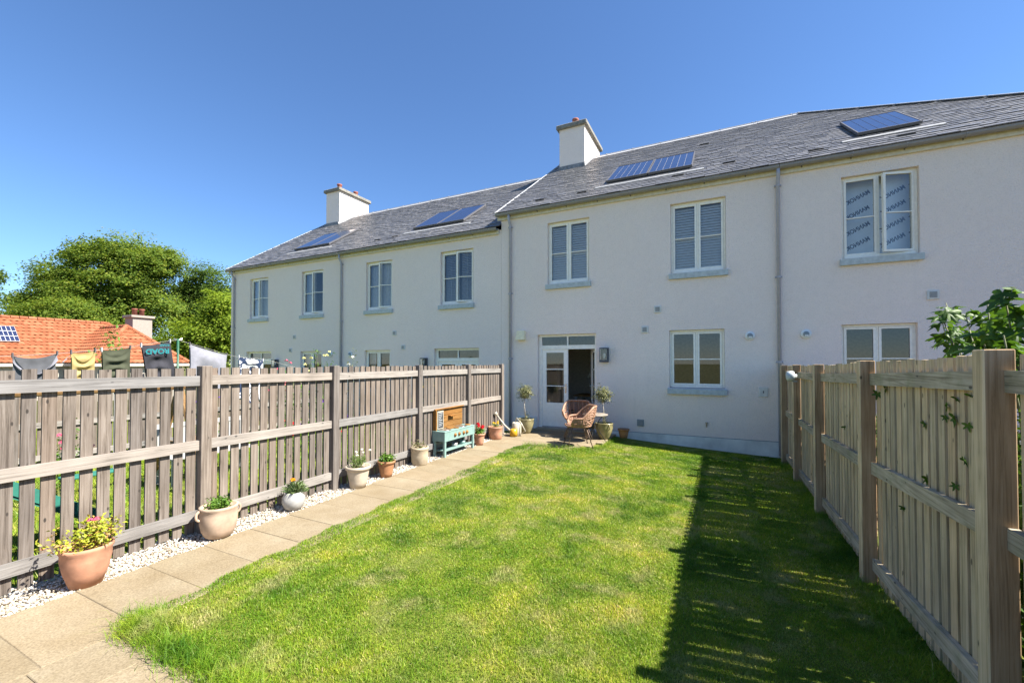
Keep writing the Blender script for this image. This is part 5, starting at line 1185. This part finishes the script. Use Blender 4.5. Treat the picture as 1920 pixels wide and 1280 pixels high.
# ================================================================== beyond the shaded fence: fig and ivy
def lobed_leaf():
    mb = MB(); n = 33; vs = [(0, 0.12, 0.0)]
    def rad(a):
        d = math.degrees(abs(a)); l1 = math.exp(-(d/17)**2); l2 = 0.86*math.exp(-((d-62)/16)**2); l3 = 0.62*math.exp(-((d-122)/17)**2)
        return 0.36+0.64*max(l1, l2, l3)
    for f in (0.5, 1.0):
        for k in range(n):
            a = R(-158)+R(316)*k/(n-1); r = rad(a)*f if f == 1.0 else 0.30+0.16*rad(a); x, y = r*math.sin(a)*0.66, 0.16+r*math.cos(a)*0.74
            vs.append((x, y, 0.10*f*(1-f)*4*0.35-0.20*r*r+0.06*math.cos(a*5)*f))
    fs = [(0, k+1, k+2) for k in range(n-1)]+[(1+k, 1+n+k, 2+n+k, 2+k) for k in range(n-1)]
    mb.add(vs, fs); return mesh_only(mb, 'leaf', 'fig_leaf', True)
plain('fig_bark', (0.13, 0.135, 0.07), 0.8, var=0.2)
LEAF = lobed_leaf()
fig = thing('fig_tree', 'fig tree with large lobed leaves rising above the shaded fence', 'tree', (1.95, 4.2, -0.12))
fl_ = Vector((1.95, 4.2, -0.12)); rg = random.Random(5); tips = []
mb = MB()
for k in range(13):
    px_, py_ = rg.uniform(1752, 1925), rg.uniform(568, 640); X_ = rg.uniform(1.55, 2.2); e = Vector(xpl(px_, py_, X_))
    if k == 0: e = Vector(xpl(1885, 560, 1.7))
    if k == 1: e = Vector(xpl(1765, 592, 1.65))
    b0 = fl_+Vector((0, 0, 0.05)); m1 = b0.lerp(e, 0.6)+Vector((rg.uniform(-.05, .05), rg.uniform(-.05, .05), 0.1)); mb.tube([b0, m1, e], [0.016, 0.008, 0.004], 7); tips.append((m1, e))
mb.build('branch', 'fig_bark', fig, smooth=True)
cnt = 0
for (m1, e) in tips:
    for j in range(14):
        t = rg.uniform(0.40, 1.05); p = m1.lerp(e, t); sz = rg.uniform(0.085, 0.165); yaw = rg.uniform(0, 6.28); pit = rg.uniform(-1.25, 0.25)
        q = p+Vector((math.cos(yaw+1.57)*0.04, math.sin(yaw+1.57)*0.04, 0.02)); inst('leaf', LEAF, fig, q-fl_, (pit, rg.uniform(-0.7, 0.7), yaw), (sz, sz*rg.uniform(0.9, 1.25), sz*rg.uniform(0.5, 1.5)))
for k, (sx_, sy_, sh_, lb_) in enumerate(((1.75, 2.3, 1.72, 'dense shrub added behind the shaded fence below the fig to dapple the light'), (1.75, 3.5, 1.68, 'low shrub added behind the shaded fence to dapple the light where sprigs poke through'), (1.7, 5.3, 1.5, 'leafy shrub added behind the shaded fence beyond the fig to dapple the light'), (1.8, 6.7, 1.25, 'small shrub added behind the shaded fence halfway to the house to dapple the light'), (1.75, 8.3, 1.35, 'leafy shrub added behind the shaded fence close to the house to dapple the light'))):  # mostly hidden shrubs, added to break sunlight through the fence into dapples
    sb_ = thing('dapple_shrub', lb_, 'shrub', (sx_, sy_, -0.12)); q = RNG.normal(0, 1, (3600, 3)); q /= np.linalg.norm(q, axis=1, keepdims=True); rr = RNG.random(3600)[:, None]**0.45
    leaf_cloud('foliage', np.array([sx_, sy_, -0.12+sh_*0.5])+q*rr*np.array([0.42, 0.72, sh_*0.5]), q+np.array([0, 0, 0.5]), 0.075, 0.55, 'fig_leaf', sb_)
    mb = MB()
    mb.tube([(sx_, sy_, -0.12), (sx_, sy_, sh_*0.5)], 0.03, 7); mb.build('stem', 'bark', sb_)
iv = thing('ivy', 'sparse ivy creeping through the gaps of the shaded fence', 'ivy', (1.19, 3.3, 0.0))
ivs = [(1776, 759), (1790, 745), (1771, 779), (1788, 780), (1814, 794), (1817, 740), (1731, 791), (1806, 859), (1792, 908), (1736, 893), (1693, 950), (1660, 725), (1646, 735), (1583, 799)]
mb = MB(); 
for (x_, y_) in ivs:
    p = Vector(xpl(x_, y_, 1.195)); mb.tube([p, p+Vector((0.03, rg.uniform(-.015, .015), -0.01))], 0.002, 5)
mb.build('stem', 'bark', iv, kind='stuff')
for (x_, y_) in ivs:
    for c in range(1):
        p = Vector(xpl(x_+rg.uniform(-4, 4)*c, y_+rg.uniform(-5, 5)*c, 1.19)); s_ = rg.uniform(0.045, 0.085); inst('leaf', LEAF, iv, p-Vector((1.19, 3.3, 0)), (rg.uniform(-1.7, -0.7), rg.uniform(-.5, .5), R(-90)+rg.uniform(-.8, .8)), (s_, s_, s_))
p = Vector(xpl(1490, 705, 1.06)); fx = thing('fence_light', 'blue-grey round lamp fixed to the shaded fence near the house', 'lamp', (1.09, p.y, p.z))
mb = MB(); m4 = Matrix.Translation((1.09, p.y, p.z)) @ Matrix.Rotation(R(-90), 4, 'Y'); q = MB(); q.lathe([(0.03, 0.0), (0.035, 0.03), (0.075, 0.04), (0.082, 0.08), (0.075, 0.13), (0.04, 0.145)], 20); q.v = [tuple(m4 @ Vector(v)) for v in q.v]; q.build('lamp_head', 'sill', fx, smooth=True)
mb = MB(); mb.box((1.03, p.y-0.03, p.z-0.09), (1.09, p.y+0.03, p.z-0.07)); mb.build('bracket', 'grey_plastic', fx)

# ================================================================== orange-roofed bungalow
bg_ = thing('bungalow', 'low bungalow with bright orange pantile roof beyond the gardens', 'house', (-44, 12, -0.9))
we, ew, wy0, wy1, wz = -38.0, 1.72, 13.35, 19.13, 4.50
wyc = (wy0+wy1)/2; mx, mzr = -46.0, 4.98; mex = mx+3.45; my0, my1 = 3.0, 20.0
mb = MB(); mb.box((mx-3.1, my0+0.3, -0.9), (mex-0.35, my1-0.3, ew)); mb.box((mex-0.35, wy0+0.35, -0.9), (we-0.35, wy1-0.35, ew)); mb.build('wall', 'bungalow_wall', bg_)
apx = we-(wy1-wy0)/2
def tiles(O, U, Vv, width_fn, nu, nv, name, parent, h=0.055):
    """wavy pantile courses on the plane O + u*U + v*V; width_fn(v)->(u0,u1) in metres"""
    U, Vv, O = Vector(U).normalized(), Vector(Vv), Vector(O); Lv = Vv.length; Vn = Vv.normalized(); N = U.cross(Vn).normalized()
    if N.z < 0: N = -N
    mb = MB(); rows = int(Lv/0.34)
    for r_ in range(rows):
        v0 = r_*Lv/rows; v1 = (r_+1)*Lv/rows+0.03; u0, u1 = width_fn((v0+v1)/2/Lv); n = max(1, int((u1-u0)/0.30))
        for k in range(n):
            a = u0+(u1-u0)*k/n; b = u0+(u1-u0)*(k+1)/n; c = a*0.55+b*0.45
            lo = lambda u, hh: O+U*u+Vn*v0+N*(hh+0.05); hi = lambda u, hh: O+U*u+Vn*v1+N*hh
            mb.add([lo(a, 0), lo(c, h), lo(b, 0), hi(b, 0), hi(c, h), hi(a, 0), lo(a, -0.05), lo(c, h-0.05), lo(b, -0.05)], [(0, 1, 4, 5), (1, 2, 3, 4), (6, 7, 1, 0), (7, 8, 2, 1)])
    return mb.build(name, 'pantile', parent, kind='stuff')
dk = MB(); dk.quad((mex, my0, ew), (mex, my1, ew), (mx, my1-3.0, mzr), (mx, my0, mzr)); dk.quad((mx-3.45, my1, ew), (mx-3.45, my0, ew), (mx, my0, mzr), (mx, my1-3.0, mzr)); dk.poly([(mex, my1, ew), (mx-3.45, my1, ew), (mx, my1-3.0, mzr)])
dk.poly([(we, wy0, ew), (we, wy1, ew), (apx, wyc, wz)]); dk.quad((mex-1, wy0, ew), (we, wy0, ew), (apx, wyc, wz), (mex-3, wyc, wz)); dk.quad((we, wy1, ew), (mex-1, wy1, ew), (mex-3, wyc, wz), (apx, wyc, wz))
rfb = dk.build('roof', 'pantile', bg_)
mslope = Vector((mx-mex, 0, mzr-ew)); tiles((mex, my0, ew+0.02), (0, 1, 0), mslope, lambda t: (0, (my1-my0)-3.0*t), 0, 0, 'pantile_courses', rfb)
tiles((we, wy0, ew+0.02), (0, 1, 0), (apx-we, 0, wz-ew), lambda t: ((wy1-wy0)/2*t, (wy1-wy0)-(wy1-wy0)/2*t), 0, 0, 'pantile_courses', rfb)
tiles((we, wy0, ew+0.02), (-1, 0, 0), (0, wyc-wy0, wz-ew), lambda t: ((we-apx)*t, (we-mex)+ (mex-mx)*t*(wz-ew)/(mzr-ew)), 0, 0, 'pantile_courses', rfb)
for a, b in (((mx, my0, mzr+0.06), (mx, my1-3.0, mzr+0.06)), ((mx, my1-3, mzr+0.06), (mex, my1, ew+0.08)), ((apx, wyc, wz+0.07), (mex-2.4, wyc, wz+0.07)), ((apx, wyc, wz+0.07), (we, wy0, ew+0.08)), ((apx, wyc, wz+0.07), (we, wy1, ew+0.08))):
    a, b = Vector(a), Vector(b); n = max(2, int((b-a).length/0.45)); mb = MB()
    for i in range(n): mb.tube([a.lerp(b, i/n), a.lerp(b, (i+0.93)/n)], [0.15, 0.13], 8)
    mb.build('ridge_tiles', 'pantile', rfb, kind='stuff')
mb = MB(); mb.tube([(mex-2.9, wyc-0.35, wz-0.42), (mex+0.05, wy0-0.05, ew+0.02)], 0.09, 6); mb.build('valley', 'lead', rfb)
mb = MB(); mb.box((mex-0.02, my0, ew-0.22), (mex+0.06, my1, ew-0.02)); mb.box((we-0.02, wy0, ew-0.22), (we+0.06, wy1, ew-0.02)); mb.box((mex, wy0-0.04, ew-0.21), (we, wy0+0.02, ew-0.03)); mb.build('gutter', 'bungalow_wall', bg_)
ca, cbb = ypl(246, 612, 19.6), ypl(277, 612, 19.6)
cx0, cx1 = -45.4, -44.1
cp = xpl(258, 612, -44.7); mb = MB(); mb.box((-45.35, cp[1]-0.6, 3.2), (-44.05, cp[1]+0.75, 5.55)); chb = mb.build('chimney', 'bungalow_chimney', bg_)
mb = MB(); mb.cbox((-45.5, cp[1]-0.75, 5.55), (-43.9, cp[1]+0.9, 5.75), 0.02); mb.build('cope', 'bungalow_chimney', chb)
for dy in (-0.22, 0.28): mb = MB(); mb.lathe([(0.19, 0), (0.18, 0.5), (0.21, 0.52), (0.21, 0.6), (0.15, 0.6)], 14, (-44.7, cp[1]+dy, 5.75)); mb.build('pot', 'chimney_pot', chb, smooth=True)
sv = mslope.normalized(); nrm = Vector((-sv.z, 0, sv.x)); nrm = nrm if nrm.z > 0 else -nrm
def bun(y, s): return Vector((mex, y, ew))+sv*s
def hit(x_, y_):
    d = Vector(ray(x_, y_)); o = Vector((0, 0, H)); n = nrm; P0 = Vector((mex, 0, ew+0.2)); return o+d*((P0-o).dot(n)/d.dot(n))
p_bl, p_br, p_tr = hit(-25, 640), hit(37, 641), hit(26, 613)
mbp = empty('solar_panel', bg_, p_br)
L0 = p_br; ex_ = (p_bl-p_br); ey_ = (p_tr-p_br)
mb = MB(); mb.add([L0, L0+ex_, L0+ex_+ey_, L0+ey_]+[q+nrm*0.08 for q in (L0, L0+ex_, L0+ex_+ey_, L0+ey_)], [(0,1,2,3),(7,6,5,4),(0,4,5,1),(1,5,6,2),(2,6,7,3),(3,7,4,0)]); mb.build('panel_frame', 'verge', mbp)
for i in range(7):
    for j in range(3):
        a0, a1 = (i+0.06)/7, (i+0.94)/7; b0, b1 = (j+0.05)/3, (j+0.95)/3; mb = MB(); mb.quad(*[L0+ex_*a+ey_*b+nrm*0.09 for a, b in ((a0, b0), (a1, b0), (a1, b1), (a0, b1))]); mb.build('cell', 'cell', mbp)

# ================================================================== trees
def tree(label, px, base_d, spans, mat, seed, trunk_h, n_clump, leaves, leaf, name='broadleaf_tree'):
    """spans: list of (px, py, rx_px, ry_px) blobs of the crown read off the photo at camera depth base_d"""
    rg = np.random.default_rng(seed); m = base_d/F
    def at(x, y, d): r = ray(x, y); return _c+r*d
    cen = at(px, 680, base_d); T = thing(name, label, 'tree', (cen[0], cen[1], -0.9), 0, None)
    C = []; N = []; clumps = []
    tot = sum(s[2]*s[3] for s in spans)
    for (x, y, rx, ry) in spans:
        k = max(3, int(n_clump*rx*ry/tot))
        for _ in range(k):
            q = rg.normal(0, 1, 3); q /= np.linalg.norm(q); rr = rg.random()**0.42
            p = at(x+q[0]*rx*rr, y-q[2]*ry*rr, base_d+q[1]*rx*rr*m*0.9); clumps.append((p, q))
    for (p, q) in clumps:
        cr = rg.uniform(0.35, 1.0)**1.3*2.0*m*17; nl = int(leaves*rg.uniform(0.5, 1.2)*max(0.25, cr/(m*24)))
        d = rg.normal(0, 1, (nl, 3)); d /= np.linalg.norm(d, axis=1, keepdims=True); rr = rg.random(nl)[:, None]**0.5
        pts = p+d*rr*cr*np.array([1.15, 1.15, 0.55]); pts[:, 2] -= 0.25*cr*((d[:, 0]*rr[:, 0])**2+(d[:, 1]*rr[:, 0])**2)
        C.append(pts); N.append(d*0.45+np.array([0, 0, 0.8])+q*0.3)
    leaf_cloud('crown', np.concatenate(C), np.concatenate(N), leaf, 0.62, mat, T, jitter=0.45)
    base = Vector((cen[0], cen[1], -0.9)); mb = MB(); fork = base+Vector((0, 0, trunk_h)); mb.tube([base, base.lerp(fork, 0.5)+Vector((0.1, 0, 0)), fork], [0.5*m*20*1.1/1.5, 0.36*m*20/1.5, 0.30*m*20/1.5], 10)
    tr_ = mb.build('trunk', 'bark', T, smooth=True)
    idx = rg.choice(len(clumps), min(46, len(clumps)), replace=False); mb = MB()
    for i in idx:
        e = Vector(clumps[i][0]); md = fork.lerp(e, 0.5)+Vector(rg.normal(0, 0.5, 3))+Vector((0, 0, 0.4)); mb.tube([fork, md, e], [0.16*m*14, 0.085*m*14, 0.02*m*14], 6)
    mb.build('limb', 'bark', T, smooth=True)
tree('tall broad-crowned green tree behind the orange-roofed bungalow', 190, 66, [(205, 470, 84, 34), (150, 480, 40, 22), (110, 522, 70, 34), (265, 502, 66, 48), (318, 492, 20, 14), (180, 545, 120, 48), (80, 585, 62, 36), (250, 580, 80, 56), (150, 600, 110, 40), (300, 480, 34, 24), (55, 565, 40, 20)], 'tree_leaf', 21, 6, 620, 260, 0.36)
tree('darker green tree between the tall tree and the white end house', 365, 74, [(372, 525, 46, 34), (400, 545, 40, 30), (345, 570, 40, 50), (380, 600, 60, 60), (415, 590, 40, 60)], 'tree_leaf_dark', 22, 6, 300, 250, 0.36)
tree('pale green tree close beside the white end house', 405, 48, [(410, 570, 28, 36), (385, 620, 52, 40), (345, 650, 45, 34), (418, 630, 36, 56), (300, 655, 40, 24)], 'tree_leaf_pale', 23, 4, 210, 220, 0.28)
tree('rounded bushy tree behind the solar panel of the orange roof', 70, 58, [(60, 600, 58, 26), (110, 585, 62, 32), (30, 612, 40, 18), (165, 605, 40, 26)], 'tree_leaf', 24, 4, 180, 230, 0.30)
tree('leafy tree whose branch tip reaches over the bungalow ridge', -75, 50, [(-60, 515, 62, 22), (-10, 511, 22, 5), (-80, 560, 70, 40)], 'tree_leaf_dark', 25, 5, 70, 160, 0.32)
pq = Vector(xpl(203, 660, -12.5)); bt = thing('young_sapling', 'young leafy sapling poking up behind the olive t-shirt', 'plant', (pq.x, pq.y, -0.3))
sprigs(bt, pq.x, pq.y, 1.3, 7, 0.22, 1.15, 0.10, 0.5, 'herb_leaf', 22, seed=44); mb = MB(); mb.tube([(pq.x, pq.y, -0.3), (pq.x, pq.y, 1.4)], 0.02, 8); mb.build('trunk', 'bark', bt)
